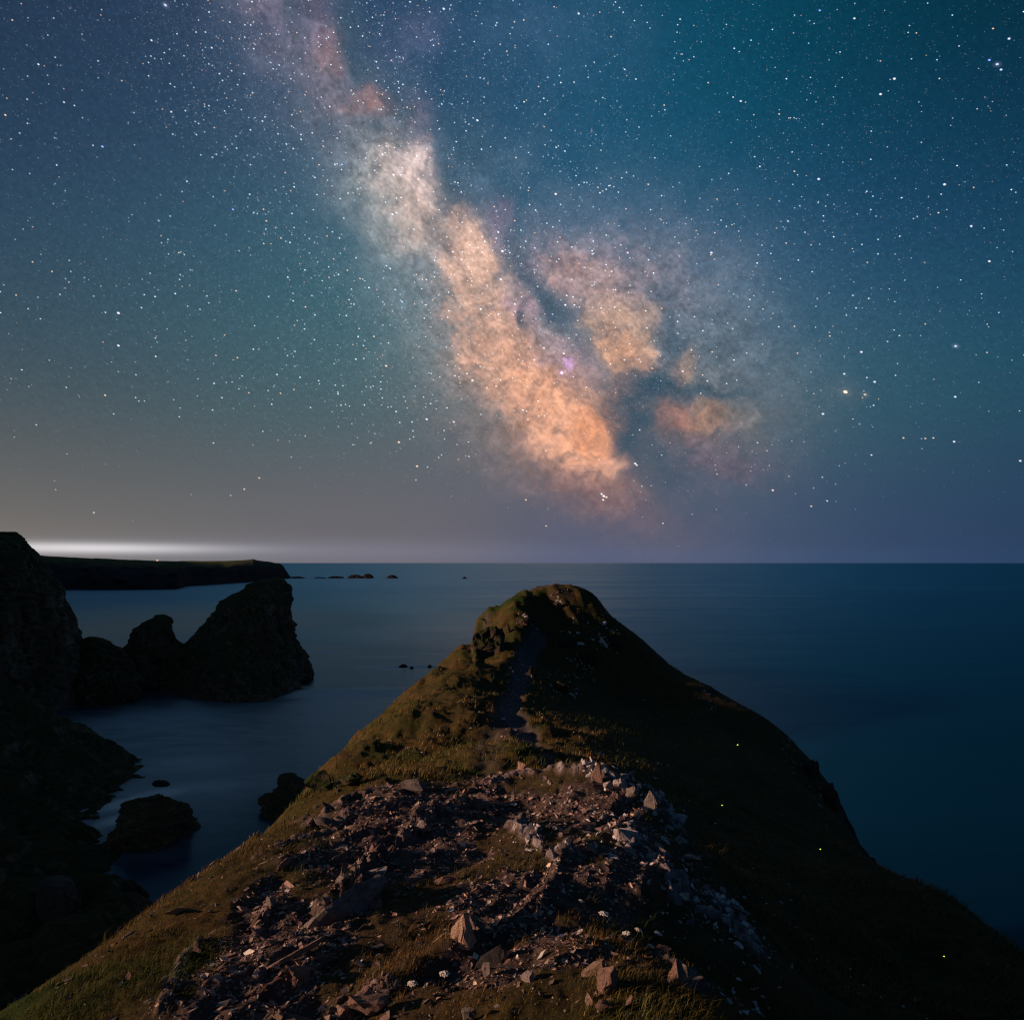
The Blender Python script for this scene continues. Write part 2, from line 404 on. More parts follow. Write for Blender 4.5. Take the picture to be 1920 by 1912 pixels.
    g = np.exp(-0.5 * ((eld - 0.98) / 0.24) ** 2) * np.exp(-0.5 * (np.maximum(az + 30, 0) / 5.6) ** 2) * np.exp(-0.5 * (np.minimum(az + 28, 0) / 10) ** 2)
    C += g[:, None] * np.array([0.50, 0.48, 0.49])
    g = np.exp(-0.5 * ((eld - 0.9) / 0.6) ** 2) * np.exp(-0.5 * ((az + 22) / 16) ** 2)
    C += g[:, None] * np.array([0.042, 0.048, 0.072])
    g = np.exp(-0.5 * (eld / 2.2) ** 2) * np.exp(-0.5 * ((az + 36) / 12) ** 2)
    C += g[:, None] * np.array([0.03, 0.022, 0.010])
    g = np.exp(-0.5 * ((eld - 0.4) / 0.5) ** 2) * np.exp(-0.5 * ((az - 10) / 18) ** 2)
    C += g[:, None] * np.array([0.004, 0.008, 0.02])
    # faint unresolved stars
    gr = noise3(D[:, 0] * 430, D[:, 1] * 430, D[:, 2] * 430, 901)
    fade = smooth(3, 16, eld)
    gr2 = noise3(D[:, 0] * 300 + 7, D[:, 1] * 300, D[:, 2] * 300, 907)
    C *= (1 + (0.12 + 0.16 * np.clip(cover, 0, 1)) * (gr + 0.5 * gr2) * fade)[:, None]
    return np.clip(C, 0.0004, 4)

def axis_steps(lo, hi, dense_lo, dense_hi, fine, coarse):
    a = list(np.arange(dense_lo, dense_hi, fine))
    x, s = dense_hi, fine
    while x < hi: a.append(x); s = min(s * 1.15, coarse); x += s
    a.append(hi)
    x, s = dense_lo, fine
    while True:
        s = min(s * 1.15, coarse); x -= s
        if x <= lo: break
        a.insert(0, x)
    a.insert(0, lo)
    return np.array(a)

azs = np.radians(axis_steps(-180, 180, -36, 36, 0.115, 3.0))
els = np.radians(axis_steps(-4, 89.9, -0.6, 37.5, 0.11, 3.0))
AZ, EL = np.meshgrid(azs, els)
D = np.stack([np.sin(AZ) * np.cos(EL), np.cos(AZ) * np.cos(EL), np.sin(EL)], -1).reshape(-1, 3)
SKYC = sky_colour(D)
def _skymat():
    t = NT('night_sky'); e = t.n('ShaderNodeEmission')
    c = t.attr('tint', 'Color')
    t.l(c, e.inputs['Color']); t.l(e.outputs[0], t.out.inputs['Surface'])
    t.m.cycles.emission_sampling = 'NONE'
    return t.m
SKYF = grid_faces(len(els), len(azs))[:, ::-1]
# the dome is open where the low moon stands, out of the picture to the left, so that its light comes in
_open = (D @ np.array(SUN_TO) > math.cos(math.radians(3.2)))
_cen = D[SKYF].mean(1); _cen /= np.linalg.norm(_cen, axis=1)[:, None]
_gap = _open[SKYF].any(1) | (_cen @ np.array(SUN_TO) > math.cos(math.radians(3.8)))
sky = mesh_np('sky', D * R_SKY, SKYF[~_gap], _skymat(), True, SKYC)
sky['kind'] = 'structure'

# stars: small soft discs of light on the sky
def star_field():
    pos, size, col = [], [], []
    n = 170000
    az = rng.uniform(-50, 50, n); sz = rng.uniform(math.sin(0.01), math.sin(math.radians(50)), n); el = np.arcsin(sz)
    a = np.radians(az)
    d = np.stack([np.sin(a) * np.cos(el), np.cos(a) * np.cos(el), np.sin(el)], -1)
    eld = np.degrees(el)
    px = CX + F * d[:, 0] / d[:, 1]; py = HY - F * d[:, 2] / d[:, 1]
    clump = 0.5 + 0.5 * np.clip(fbm3(d[:, 0] * 10, d[:, 1] * 10, d[:, 2] * 10, 4, 77, 0.7), -1, 1)
    bandd = np.exp(-0.5 * (((px - 480) * 0.80 - (py - 0) * 0.60) / 260) ** 2)
    keep = rng.random(n) < (0.07 + 0.20 * clump + 0.85 * bandd * clump) * smooth(-1, 24, eld) ** 1.1 * 1.05
    d = d[keep]; eld = eld[keep]; m = len(d)
    mag = rng.random(m) ** 8.0
    lum = 0.05 + 0.24 * rng.random(m) ** 3 + 1.5 * mag ** 1.5
    sz = 0.41 + 0.13 * rng.random(m) + 0.42 * mag ** 1.5
    t = rng.random(m)
    c = np.where((t < 0.24)[:, None], np.array([1.0, 0.62, 0.40]), np.where((t < 0.5)[:, None], np.array([0.75, 0.85, 1.0]), np.array([0.80, 1.0, 1.08])))
    ext = (0.25 + 0.75 * smooth(0, 16, eld))
    pos.append(d); size.append(sz); col.append(c * (lum * ext)[:, None])
    n = 150000
    az = rng.uniform(-48, 48, n); s_ = rng.uniform(math.sin(0.06), math.sin(math.radians(48)), n); el = np.arcsin(s_); a = np.radians(az)
    d = np.stack([np.sin(a) * np.cos(el), np.cos(a) * np.cos(el), np.sin(el)], -1); eld = np.degrees(el)
    px = CX + F * d[:, 0] / d[:, 1]; py = HY - F * d[:, 2] / d[:, 1]
    bandd = np.exp(-0.5 * (((px - 500) * 0.80 - py * 0.60) / 230) ** 2)
    keep = rng.random(n) < (0.12 + 0.50 * bandd) * (0.5 + 0.9 * smooth(-0.3, 0.5, fbm3(d[:, 0] * 22, d[:, 1] * 22, d[:, 2] * 22, 4, 87, 0.65))) * smooth(2, 22, eld)
    d = d[keep]; m = len(d)
    pos.append(d); size.append(0.40 + 0.12 * rng.random(m)); col.append(np.array([0.85, 0.95, 1.1]) * (0.07 + 0.20 * rng.random(m) ** 2)[:, None])
    named = [(310, 10, 3.0, 'b'), (192, 275, 2.2, 'bb'), (222, 587, 2.6, 'p'), (222, 648, 2.2, 'w'), (197, 741, 1.6, 'o'), (10, 216, 1.8, 'o'), (284, 76, 1.8, 'w'), (72, 121, 1.8, 'w'), (321, 210, 1.6, 'w'), (23, 38, 1.4, 'o'),
             (1585, 735, 4.4, 'o'), (1622, 740, 2.4, 'o'), (1640, 716, 2.3, 'b'), (1792, 649, 3.0, 'b'), (1615, 660, 2.2, 'w'), (1543, 776, 2.3, 'b'), (1791, 744, 2.2, 'b'), (1449, 919, 1.9, 'o'), (1583, 701, 1.8, 'w'),
             (1870, 121, 3.0, 'b'), (1855, 113, 2.4, 'bb'), (1877, 131, 2.4, 'b'), (1892, 73, 2.6, 'b'), (1677, 148, 2.6, 'w'), (1651, 177, 2.4, 'w'), (1535, 336, 2.6, 'b'), (1771, 346, 2.6, 'w'), (1537, 20, 2.0, 'bb'), (1389, 190, 1.9, 'w'),
             (1334, 474, 2.4, 'b'), (1855, 490, 2.2, 'w'), (1821, 424, 2.2, 'b'), (1602, 35, 2.0, 'w'), (1862, 54, 1.6, 'o'), (1789, 828, 2.0, 'w'), (1913, 864, 2.0, 'w'), (1042, 364, 2.2, 'p'), (895, 226, 2.2, 'w'), (1085, 26, 2.0, 'w'),
             (942, 471, 2.4, 'p'), (939, 524, 2.2, 'p'), (1053, 699, 3.4, 'm'), (886, 713, 2.0, 'o'), (748, 829, 1.9, 'o'), (782, 874, 1.8, 'o'), (800, 786, 1.9, 'p'), (851, 791, 1.7, 'p'), (724, 686, 1.9, 'o'), (736, 402, 1.7, 'w'),
             (641, 309, 1.9, 'bb'), (738, 328, 2.0, 'w'), (832, 17, 2.4, 'b'), (1177, 474, 1.8, 'm'), (1132, 930, 2.4, 'w'), (1128, 926, 1.8, 'w'), (1137, 932, 1.8, 'o'), (1131, 937, 1.7, 'w'), (1191, 869, 2.0, 'w'), (1194, 872, 1.6, 'w'),
             (1280, 696, 1.8, 'm'), (1243, 981, 1.2, 'o'), (986, 937, 1.4, 'o'), (176, 961, 1.3, 'o'), (458, 917, 1.3, 'o'), (486, 896, 1.3, 'o'), (1521, 949, 1.4, 'o'), (1551, 939, 1.3, 'w'), (1024, 986, 1.1, 'o'), (1735, 822, 1.4, 'o'), (1750, 821, 1.4, 'o'), (1694, 821, 1.5, 'o'), (1634, 853, 1.4, 'w'),
             (437, 393, 1.8, 'bb'), (397, 90, 1.6, 'w'), (120, 192, 1.6, 'w'), (1060, 572, 2.0, 'w'), (1077, 572, 1.6, 'w'), (1057, 663, 1.8, 'w')]
    pal = {'b': (0.75, 0.85, 1.25), 'bb': (0.35, 0.5, 1.5), 'w': (1, 1, 1.05), 'o': (1.2, 0.82, 0.55), 'p': (1.15, 0.9, 1.1), 'm': (1.3, 0.7, 1.3)}
    for x, y, s, k in named:
        pos.append(direction(x, y)[None]); size.append(np.array([0.55 + 0.36 * s])); col.append(np.array([pal[k]]) * (0.35 + 0.55 * s) * 0.9)
    # soft halo round the brightest
    for x, y, s, k, amp in [(1585, 735, 9, 'o', .05), (1622, 740, 5, 'o', .05), (310, 10, 5, 'b', .10), (1792, 649, 5, 'b', .08), (1053, 699, 6, 'm', .14), (1870, 121, 5, 'b', .08), (1585, 735, 26, 'o', .018)]:
        pos.append(direction(x, y)[None]); size.append(np.array([float(s)])); col.append(np.array([pal[k]]) * amp)
    return np.concatenate(pos), np.concatenate(size), np.concatenate(col)
sp, ss, scol = star_field()
def star_mesh():
    n = len(sp); up = np.array([0, 0, 1.0])
    rt = np.cross(sp, up); rt /= np.linalg.norm(rt, axis=1)[:, None]; u2 = np.cross(rt, sp)
    px_rad = 1.0 / 752.0
    cosf = sp[:, 1]                                     # off the axis a pixel covers less sky
    rad = ss * px_rad * R_SKY * 0.985 * np.clip(cosf, 0.5, 1) ** 1.5
    k = 6; V = [sp * R_SKY * 0.985]
    elong = 1.25
    for j in range(k):
        a = 2 * math.pi * j / k
        x, y = math.cos(a) * elong, math.sin(a) * 0.85
        th = math.radians(20)
        x, y = x * math.cos(th) - y * math.sin(th), x * math.sin(th) + y * math.cos(th)
        V.append(sp * R_SKY * 0.985 + (rt * x - u2 * y) * rad[:, None])
    V = np.stack(V, 1).reshape(-1, 3)
    C = np.zeros((n, k + 1, 3)); C[:, 0] = scol * 1.15; C[:, 1:] = scol[:, None] * 0.12
    big = ss > 4; C[big, 1:] = 0
    base = np.arange(n)[:, None] * (k + 1)
    fs = [np.stack([base[:, 0], base[:, 0] + 1 + j, base[:, 0] + 1 + (j + 1) % k], -1) for j in range(k)]
    Fc = np.concatenate(fs)
    t = NT('starlight'); e = t.n('ShaderNodeEmission'); t.l(t.attr('tint', 'Color'), e.inputs['Color'])
    tr = t.n('ShaderNodeBsdfTransparent'); ad = t.n('ShaderNodeAddShader'); t.l(e.outputs[0], ad.inputs[0]); t.l(tr.outputs[0], ad.inputs[1])
    t.l(ad.outputs[0], t.out.inputs['Surface']); t.m.cycles.emission_sampling = 'NONE'
    ob = mesh_np('stars', V, Fc, t.m, False, C.reshape(-1, 3))
    tag(ob, 'thousands of white, blue and orange stars scattered across the night sky', 'stars', kind='stuff')
star_mesh()

# ------------------------------------------------------------------ sea
def _sea():
    rings = [0.0] + list(np.geomspace(20, R_SKY * 1.02, 90)); na = 180
    V = [(0, 0, SEA)]
    for r in rings[1:]:
        a = np.linspace(0, 2 * np.pi, na, endpoint=False)
        V += list(zip(r * np.cos(a), r * np.sin(a), np.full(na, SEA)))
    V = np.array(V)
    q = grid_faces(len(rings) - 1, na, True) + 1
    tri = np.array([[0, 1 + j, 1 + (j + 1) % na] for j in range(na)])
    Fq = np.concatenate([q[:, [0, 1, 2]], q[:, [0, 2, 3]], tri])
    # consistent winding upwards
    e1 = V[Fq[:, 1]] - V[Fq[:, 0]]; e2 = V[Fq[:, 2]] - V[Fq[:, 0]]
    nz = e1[:, 0] * e2[:, 1] - e1[:, 1] * e2[:, 0]
    Fq[nz < 0] = Fq[nz < 0][:, ::-1]
    t = NT('sea_water'); p = t.pos()
    def mapped(sx, sy, rot=0.0, loc=(0, 0, 0)):
        m = t.n('ShaderNodeMapping'); t.l(p, m.inputs['Vector'])
        m.inputs['Scale'].default_value = (sx, sy, 1); m.inputs['Rotation'].default_value = (0, 0, rot); m.inputs['Location'].default_value = loc
        return m.outputs['Vector']
    swell = t.noise(1.0, 4, 0.55, mapped(0.012, 0.05, 0.12))
    wide = t.noise(1.0, 4, 0.5, mapped(0.0012, 0.009, 0.05))
    swirl = t.noise(1.0, 3, 0.5, mapped(0.03, 0.035))
    # foam smeared by the long exposure, where the swell breaks; broad patches paint a brighter bay
    FOAM_AND_SHEEN = [(-72, 175, 52, 60, 0.2, .20), (-60, 120, 18, 30, -.3, .10), (-100, 420, 120, 60, 0, .10), (-46, 231, 36, 10, 0.05, .9), (-38, 289, 20, 6, 0.0, .55), (-84, 338, 14, 4, 0.0, .50), (-52, 214, 20, 9, 0.1, .12), (-63, 127, 8, 3.5, 0.9, .60), (-58, 134, 10, 4, 0.2, .12), (-60, 119, 7, 2.6, 1.0, .60),  # broad first entries put the bay's pale sheen into the foam colour
          (-124, 224, 9, 2.0, 0.0, .75), (-121, 211, 6, 1.8, 0.0, .55), (-76, 243, 10, 3, 0.0, .30), (-48, 200, 20, 14, 0.3, .06), (-118, 246, 8, 4, 0.3, .12),
          (-65, 150, 12, 8, 0.3, .12), (-46, 136, 12, 7, .2, .07), (-64, 320, 24, 4, 0.0, .16), (-85, 268, 14, 3.5, 0.1, .16), (-92, 190, 20, 14, 0.2, .05), (-27, 330, 16, 3, 0, .14)]
    nz1 = t.noise(1.0, 5, 0.6, mapped(0.10, 0.22))
    acc = None
    for x, y, rx, ry, rot, amp in FOAM_AND_SHEEN:
        m = t.n('ShaderNodeMapping', vector_type='TEXTURE'); t.l(p, m.inputs['Vector'])
        m.inputs['Location'].default_value = (x, y, SEA); m.inputs['Rotation'].default_value = (0, 0, rot); m.inputs['Scale'].default_value = (rx, ry, 1)
        ln = t.n('ShaderNodeVectorMath', operation='LENGTH'); t.l(m.outputs[0], ln.inputs[0])
        d = t.math('ADD', ln.outputs['Value'], t.math('MULTIPLY', t.math('SUBTRACT', nz1, 0.5), 1.2))
        mr = t.n('ShaderNodeMapRange', interpolation_type='SMOOTHERSTEP'); t.l(d, mr.inputs[0])
        mr.inputs[1].default_value = 1.45; mr.inputs[2].default_value = 0.15; mr.inputs[3].default_value = 0; mr.inputs[4].default_value = min(1.0, amp * 2.6)
        acc = mr.outputs[0] if acc is None else t.math('ADD', acc, mr.outputs[0])
    foam = t.math('MULTIPLY', acc, t.ramp(nz1, [(0.3, (0.45,) * 3), (0.7, (1.1,) * 3)]), True)
    base = t.ramp(wide, [(0.35, (0.0003, 0.014, 0.040)), (0.62, (0.0005, 0.034, 0.074))])
    col = t.mix(foam, base, (0.86, 0.84, 0.80))
    rough = t.ramp(t.math('ADD', t.math('MULTIPLY', wide, 0.6), t.math('MULTIPLY', swell, 0.4)), [(0.35, (0.38,) * 3), (0.65, (0.58,) * 3)])
    bay = t.n('ShaderNodeMapping', vector_type='TEXTURE'); t.l(p, bay.inputs['Vector'])      # sheltered water lies smoother
    bay.inputs['Location'].default_value = (-150, 260, SEA); bay.inputs['Rotation'].default_value = (0, 0, 0.2); bay.inputs['Scale'].default_value = (200, 520, 1)
    bl = t.n('ShaderNodeVectorMath', operation='LENGTH'); t.l(bay.outputs[0], bl.inputs[0])
    bm_ = t.n('ShaderNodeMapRange', interpolation_type='SMOOTHERSTEP'); t.l(bl.outputs['Value'], bm_.inputs[0])
    bm_.inputs[1].default_value = 1.5; bm_.inputs[2].default_value = 0.2; bm_.inputs[3].default_value = 0; bm_.inputs[4].default_value = 1
    rough = t.mix(bm_.outputs[0], rough, (0.24,) * 3)
    rough = t.mix(foam, rough, (0.8,) * 3)
    bp = t.n('ShaderNodeBump'); bp.inputs['Distance'].default_value = 0.5; bp.inputs['Strength'].default_value = 0.35
    t.l(t.math('ADD', swell, t.math('MULTIPLY', swirl, 0.5)), bp.inputs['Height'])
    df = t.n('ShaderNodeBsdfDiffuse'); t.l(col, df.inputs['Color']); t.l(bp.outputs[0], df.inputs['Normal'])
    gl = t.n('ShaderNodeBsdfGlossy', distribution='BECKMANN'); t.l(t.mix(bm_.outputs[0], (0.27, 0.47, 0.62), (0.42, 0.55, 0.66)), gl.inputs['Color']); t.l(rough, gl.inputs['Roughness']); t.l(bp.outputs[0], gl.inputs['Normal'])  # paler tint in the bay paints its reflections brighter
    fr = t.n('ShaderNodeFresnel'); fr.inputs['IOR'].default_value = 1.36; t.l(bp.outputs[0], fr.inputs['Normal'])
    fac = t.math('MULTIPLY', t.math('MINIMUM', fr.outputs[0], 0.85), t.math('SUBTRACT', 1.0, t.math('MULTIPLY', foam, 0.45)))
    mx = t.n('ShaderNodeMixShader'); t.l(fac, mx.inputs[0]); t.l(df.outputs[0], mx.inputs[1]); t.l(gl.outputs[0], mx.inputs[2])
    t.l(mx.outputs[0], t.out.inputs['Surface'])
    ob = mesh_np('sea', V, Fq, t.m, True)
    ob['kind'] = 'structure'
_sea()

# ------------------------------------------------------------------ the headland: control points (column, row, distance) read off the photograph
CP = []
def cp(*pts):
    for p_ in pts:
        v = at(*p_); CP.append((v.x, v.y, v.z))
def cw(*pts):
    for p_ in pts: CP.append(p_)
LEFT = [(50, 1870, 3.2), (240, 1740, 4.0), (400, 1620, 5.2), (500, 1562, 6.2), (575, 1527, 6.9), (650, 1490, 7.6)]
cp(*LEFT)
cp((740, 1466, 8), (850, 1462, 8.3), (950, 1442, 8.6), (1080, 1428, 8.8), (1180, 1440, 8.6), (1250, 1497, 7.8), (1290, 1560, 7.0), (1340, 1640, 6.2), (1400, 1740, 5.3), (1440, 1800, 4.9), (1500, 1900, 4.3))
cp((870, 1745, 3.7), (960, 1912, 2.72), (1200, 1912, 2.64), (1300, 1830, 3.12), (500, 1912, 2.88), (960, 1600, 5.4), (700, 1640, 4.9), (960, 1500, 7.2), (1100, 1560, 5.9), (1200, 1650, 4.75), (600, 1560, 6.1), (300, 1800, 3.5), (1400, 1900, 3.9))
cw((0, 0, -1.6), (0, 1.2, -1.6), (0, -5, -1.6), (-1.6, 0.5, -1.75), (-1.7, -5, -1.7), (1.3, 0.5, -2.0), (2.2, 1, -2.9), (1.8, -5, -2.2), (0, -14, -1.2), (-4, -14, -3), (5, -14, -4))
cp((1450, 1780, 7.2), (1560, 1905, 6.3), (1330, 1600, 12), (1250, 1400, 28), (1300, 1500, 20.5), (1400, 1650, 13.5), (1500, 1750, 11.6), (1600, 1850, 10.2), (1700, 1905, 9.7), (1920, 1912, 10.7), (1800, 1800, 12.8))
RIGHT = [(1990, 1850, 10.5), (1920, 1792, 13), (1860, 1738, 15), (1800, 1700, 17), (1700, 1648, 21), (1620, 1612, 25), (1597, 1560, 31), (1578, 1500, 35), (1530, 1436, 39), (1450, 1357, 43), (1350, 1298, 46), (1250, 1240, 48)]
cp(*RIGHT)
cp((1190, 1187, 49), (1140, 1152, 49), (1110, 1120, 49), (1050, 1097, 49), (1000, 1106, 48), (940, 1131, 47), (900, 1152, 46.2))
cp((884, 1204, 44.6), (874, 1214, 43), (830, 1247, 40), (740, 1312, 34), (650, 1392, 27), (600, 1452, 22), (566, 1490, 17.5))
cp((540, 1520, 13), (520, 1560, 10))
cp((960, 1300, 32), (990, 1225, 40), (1010, 1190, 43), (930, 1380, 23.5), (920, 1440, 17), (800, 1400, 22), (750, 1440, 18), (1080, 1250, 42), (1100, 1350, 31), (1200, 1300, 42), (1300, 1400, 32), (1450, 1500, 28), (1400, 1600, 17), (1600, 1632, 21), (1650, 1650, 20), (1700, 1672, 18.5), (1600, 1750, 12.6), (1080, 1440, 18))
cw((0, 11.5, -3.9), (-1.6, 11, -3.9), (1.6, 11.5, -4.25), (-3.0, 10, -4.6), (0.3, 14, -4.4), (2.0, 14, -4.95), (2.6, 9, -4.1))
cw((3, 55, -5.5), (-3, 54, -9), (9, 56, -12), (3, 63, -16), (12, 62, -24), (-6, 62, -22), (3, 78, -44), (18, 74, -44), (-10, 76, -44))
def skirt(line, side, steps):
    for (px, py, Y) in line:
        v = at(px, py, Y)
        for dx, dz in steps: CP.append((v.x + side * dx, v.y, max(v.z - dz, -46)))
skirt([(50, 1870, 3.2), (400, 1620, 5.2), (575, 1527, 6.9)], -1, [(0.5, 0.42), (1.6, 1.8), (7, 10), (20, 34)])
skirt([(520, 1560, 10), (540, 1520, 13), (600, 1452, 22), (740, 1312, 34), (830, 1247, 40)], -1, [(1.2, 1.5), (4.5, 6.5), (12, 20), (22, 40)])
skirt([(900, 1152, 46.2)], -1, [(0.9, 3.0), (3, 8), (12, 24), (20, 40)])
skirt([(1990, 1850, 10.5), (1860, 1738, 15), (1700, 1648, 21), (1597, 1560, 31), (1530, 1436, 39), (1350, 1298, 46)], 1, [(1.5, 2.0), (5, 8), (14, 24), (26, 44)])
cw((-20, -14, -28), (25, -14, -30), (-18, -4, -26), (16, 0, -14), (28, 4, -34), (-38, 0, -46), (40, 10, -46), (-40, 40, -46), (45, 50, -46), (20, -4, -20), (-40, -16, -40), (45, -16, -44))
CP = np.array(CP)

def tps_fit(P, lam=0.02):
    n = len(P)
    d2 = (P[:, None, 0] - P[None, :, 0]) ** 2 + (P[:, None, 1] - P[None, :, 1]) ** 2
    K = 0.5 * d2 * np.log(d2 + 1e-9) + lam * np.eye(n)
    Q = np.column_stack([np.ones(n), P[:, 0], P[:, 1]])
    A = np.block([[K, Q], [Q.T, np.zeros((3, 3))]])
    return np.linalg.solve(A, np.concatenate([P[:, 2], np.zeros(3)]))
def tps_eval(P, wts, x, y):
    out = wts[-3] + wts[-2] * x + wts[-1] * y
    for k in range(len(P)):
        d2 = (x - P[k, 0]) ** 2 + (y - P[k, 1]) ** 2
        out = out + wts[k] * 0.5 * d2 * np.log(d2 + 1e-9)
    return out
# nudge the ground until its skyline is the one in the photograph
SIL = [(50, 1870), (240, 1740), (400, 1620), (500, 1564), (600, 1452), (650, 1393), (740, 1312), (830, 1247), (870, 1217), (885, 1202), (900, 1156), (940, 1132), (1000, 1107), (1050, 1098), (1080, 1102), (1110, 1117), (1140, 1152), (1190, 1189), (1250, 1242), (1300, 1272), (1350, 1300), (1400, 1328), (1450, 1359), (1530, 1438), (1578, 1502), (1597, 1562), (1620, 1613), (1700, 1650), (1800, 1702), (1860, 1740), (1920, 1794)]
KN = [(575, 1530), (650, 1494), (740, 1474), (850, 1470), (950, 1449), (1080, 1436), (1180, 1446), (1250, 1500), (1290, 1563)]
for _it in range(9):
    TW = tps_fit(CP)
    for lst, lo, hi, rad in ((SIL, 2.3, 62, 0.07), (KN, 2.3, 10.2, 0.09)):
        px_ = np.array([q[0] for q in lst], float); py_ = np.array([q[1] for q in lst], float)
        ys = np.geomspace(lo, hi, 260)[:, None]; u_ = ((px_ - CX) / F)[None]
        v_ = tps_eval(CP, TW, u_ * ys, ys + 0 * u_) / ys
        k_ = v_.argmax(0); yk = ys[k_, 0]; err = (HY - py_) / F - v_[k_, np.arange(len(px_))]
        num = np.zeros(len(CP)); den = np.zeros(len(CP))
        for j in range(len(px_)):
            xk = u_[0, j] * yk[j]
            g_ = np.exp(-0.5 * ((CP[:, 0] - xk) ** 2 + (CP[:, 1] - yk[j]) ** 2) / (rad * yk[j]) ** 2)
            num += err[j] * yk[j] * g_; den += g_
        CP[:, 2] += 0.6 * num / np.maximum(den, 1.0)
TW = tps_fit(CP)
# lookup grid in (s, t): x = s * W(y), y = y(t)
def Wd(y): return np.sqrt((y + 1.0) ** 2 + 1.0)
GY = [-16.0]
while GY[-1] < 82: GY.append(GY[-1] + 0.011 * Wd(GY[-1]))
GY = np.array(GY)
GU = np.linspace(-3.2, 3.2, 760)
GYY, GUU = np.meshgrid(GY, GU, indexing='ij')
GZ = tps_eval(CP, TW, GUU * Wd(GYY), GYY)
def base_h(x, y):
    x = np.asarray(x, float); y = np.asarray(y, float)
    i = np.clip(np.searchsorted(GY, y) - 1, 0, len(GY) - 2)
    fy = np.clip((y - GY[i]) / (GY[i + 1] - GY[i]), 0, 1)
    g = np.clip((x / Wd(y) - GU[0]) / (GU[1] - GU[0]), 0, len(GU) - 1.001)
    j = g.astype(int); fx = g - j
    return (GZ[i, j] * (1 - fx) + GZ[i, j + 1] * fx) * (1 - fy) + (GZ[i + 1, j] * (1 - fx) + GZ[i + 1, j + 1] * fx) * fy

def seg_dist(x, y, line):
    best = np.full(np.shape(x), 1e9)
    for (x0, y0), (x1, y1) in zip(line[:-1], line[1:]):
        dx, dy = x1 - x0, y1 - y0
        t = np.clip(((x - x0) * dx + (y - y0) * dy) / (dx * dx + dy * dy), 0, 1)
        best = np.minimum(best, np.hypot(x - x0 - t * dx, y - y0 - t * dy))
    return best
PATH = [(at(a, b, c).x, c) for a, b, c in [(1010, 1190, 43), (990, 1225, 40), (962, 1300, 32), (950, 1335, 27.5), (985, 1370, 24), (1040, 1420, 18), (1150, 1470, 15), (1290, 1560, 12.5), (1390, 1690, 8.8), (1450, 1780, 7.2), (1560, 1905, 6.3), (1700, 2000, 5.4)]]
PATH2 = [(at(a, b, c).x, c) for a, b, c in [(950, 1335, 27.5), (920, 1400, 21), (905, 1440, 17), (900, 1470, 12)]]
STR = np.array([0.42, 0.91])          # strike of the beds across the foreground

def pxline(pts):
    out = []
    for a, b in pts:
        u = (a - CX) / F; v = (HY - b) / F
        ys = np.geomspace(2.3, 10.5, 400); d = v * ys - base_h(u * ys, ys)
        k = int(np.argmax(d < 0)); out.append((u * ys[k], ys[k]))
    return out
BANDS = [  # bedrock ribs breaking the surface: line in the photograph, half width, height, paleness
    ([(1060, 1445), (1120, 1452), (1180, 1462), (1235, 1500), (1262, 1545)], .16, .12, 1.0),
    ([(1130, 1530), (1185, 1575), (1240, 1600)], .15, .09, 1.0), ([(1215, 1630), (1280, 1662), (1340, 1700), (1395, 1750), (1432, 1805)], .12, .10, .9),
    ([(970, 1552), (1015, 1580), (1065, 1612)], .12, .11, .9), ([(800, 1505), (850, 1490), (905, 1474), (965, 1455), (1040, 1445)], .10, .07, .35),
    ([(610, 1715), (640, 1690), (668, 1650), (700, 1612), (745, 1590), (780, 1560), (830, 1520), (880, 1500)], .085, .13, .35), ([(470, 1620), (560, 1575), (660, 1530), (760, 1500)], .07, .06, .3),
    ([(560, 1860), (600, 1795), (640, 1750), (690, 1700)], .06, .05, .2), ([(470, 1765), (500, 1720), (530, 1685)], .035, .06, .2), ([(480, 1850), (530, 1800), (560, 1760)], .035, .06, .2),
    ([(300, 1905), (330, 1850), (345, 1800), (375, 1770)], .03, .05, .1), ([(620, 1905), (680, 1875), (725, 1850)], .07, .05, .3), ([(1240, 1800), (1280, 1820), (1330, 1870), (1400, 1905)], .06, .06, .7), ([(575, 1550), (650, 1500), (730, 1482), (850, 1472)], .07, .07, .3)]
BANDW = [(pxline(b[0]), *b[1:]) for b in BANDS]
def ribs(x, y):
    h = np.zeros(np.shape(x)); pale = np.zeros(np.shape(x)); m_ = np.zeros(np.shape(x))
    near_ = (y < 11) & (y > 2)
    xx, yy = x[near_], y[near_]
    jag = fbm2(xx * 9, yy * 9, 3, 401, 0.6); blocks = noise2(xx * 14 + 3 * jag, yy * 9, 403); brk = fbm2(xx * 2.5, yy * 2.5, 2, 405)
    hh = np.zeros(len(xx)); pp = np.zeros(len(xx)); mm = np.zeros(len(xx))
    for ln, w, ht, pl in BANDW:
        d = seg_dist(xx, yy, ln) / w + 0.35 * jag
        g = 1 - smooth(0.55, 1.0, d)
        g = g * smooth(-0.55, 0.0, brk)
        v = g * ht * (0.55 + 0.22 * np.sign(blocks) * np.minimum(np.abs(blocks) * 4, 1) + 0.25 * jag)
        pp = np.where(v > hh, pl * g, pp); hh = np.maximum(hh, v); mm = np.maximum(mm, g)
    h[near_] = hh; pale[near_] = pp; m_[near_] = mm
    return h, pale, m_

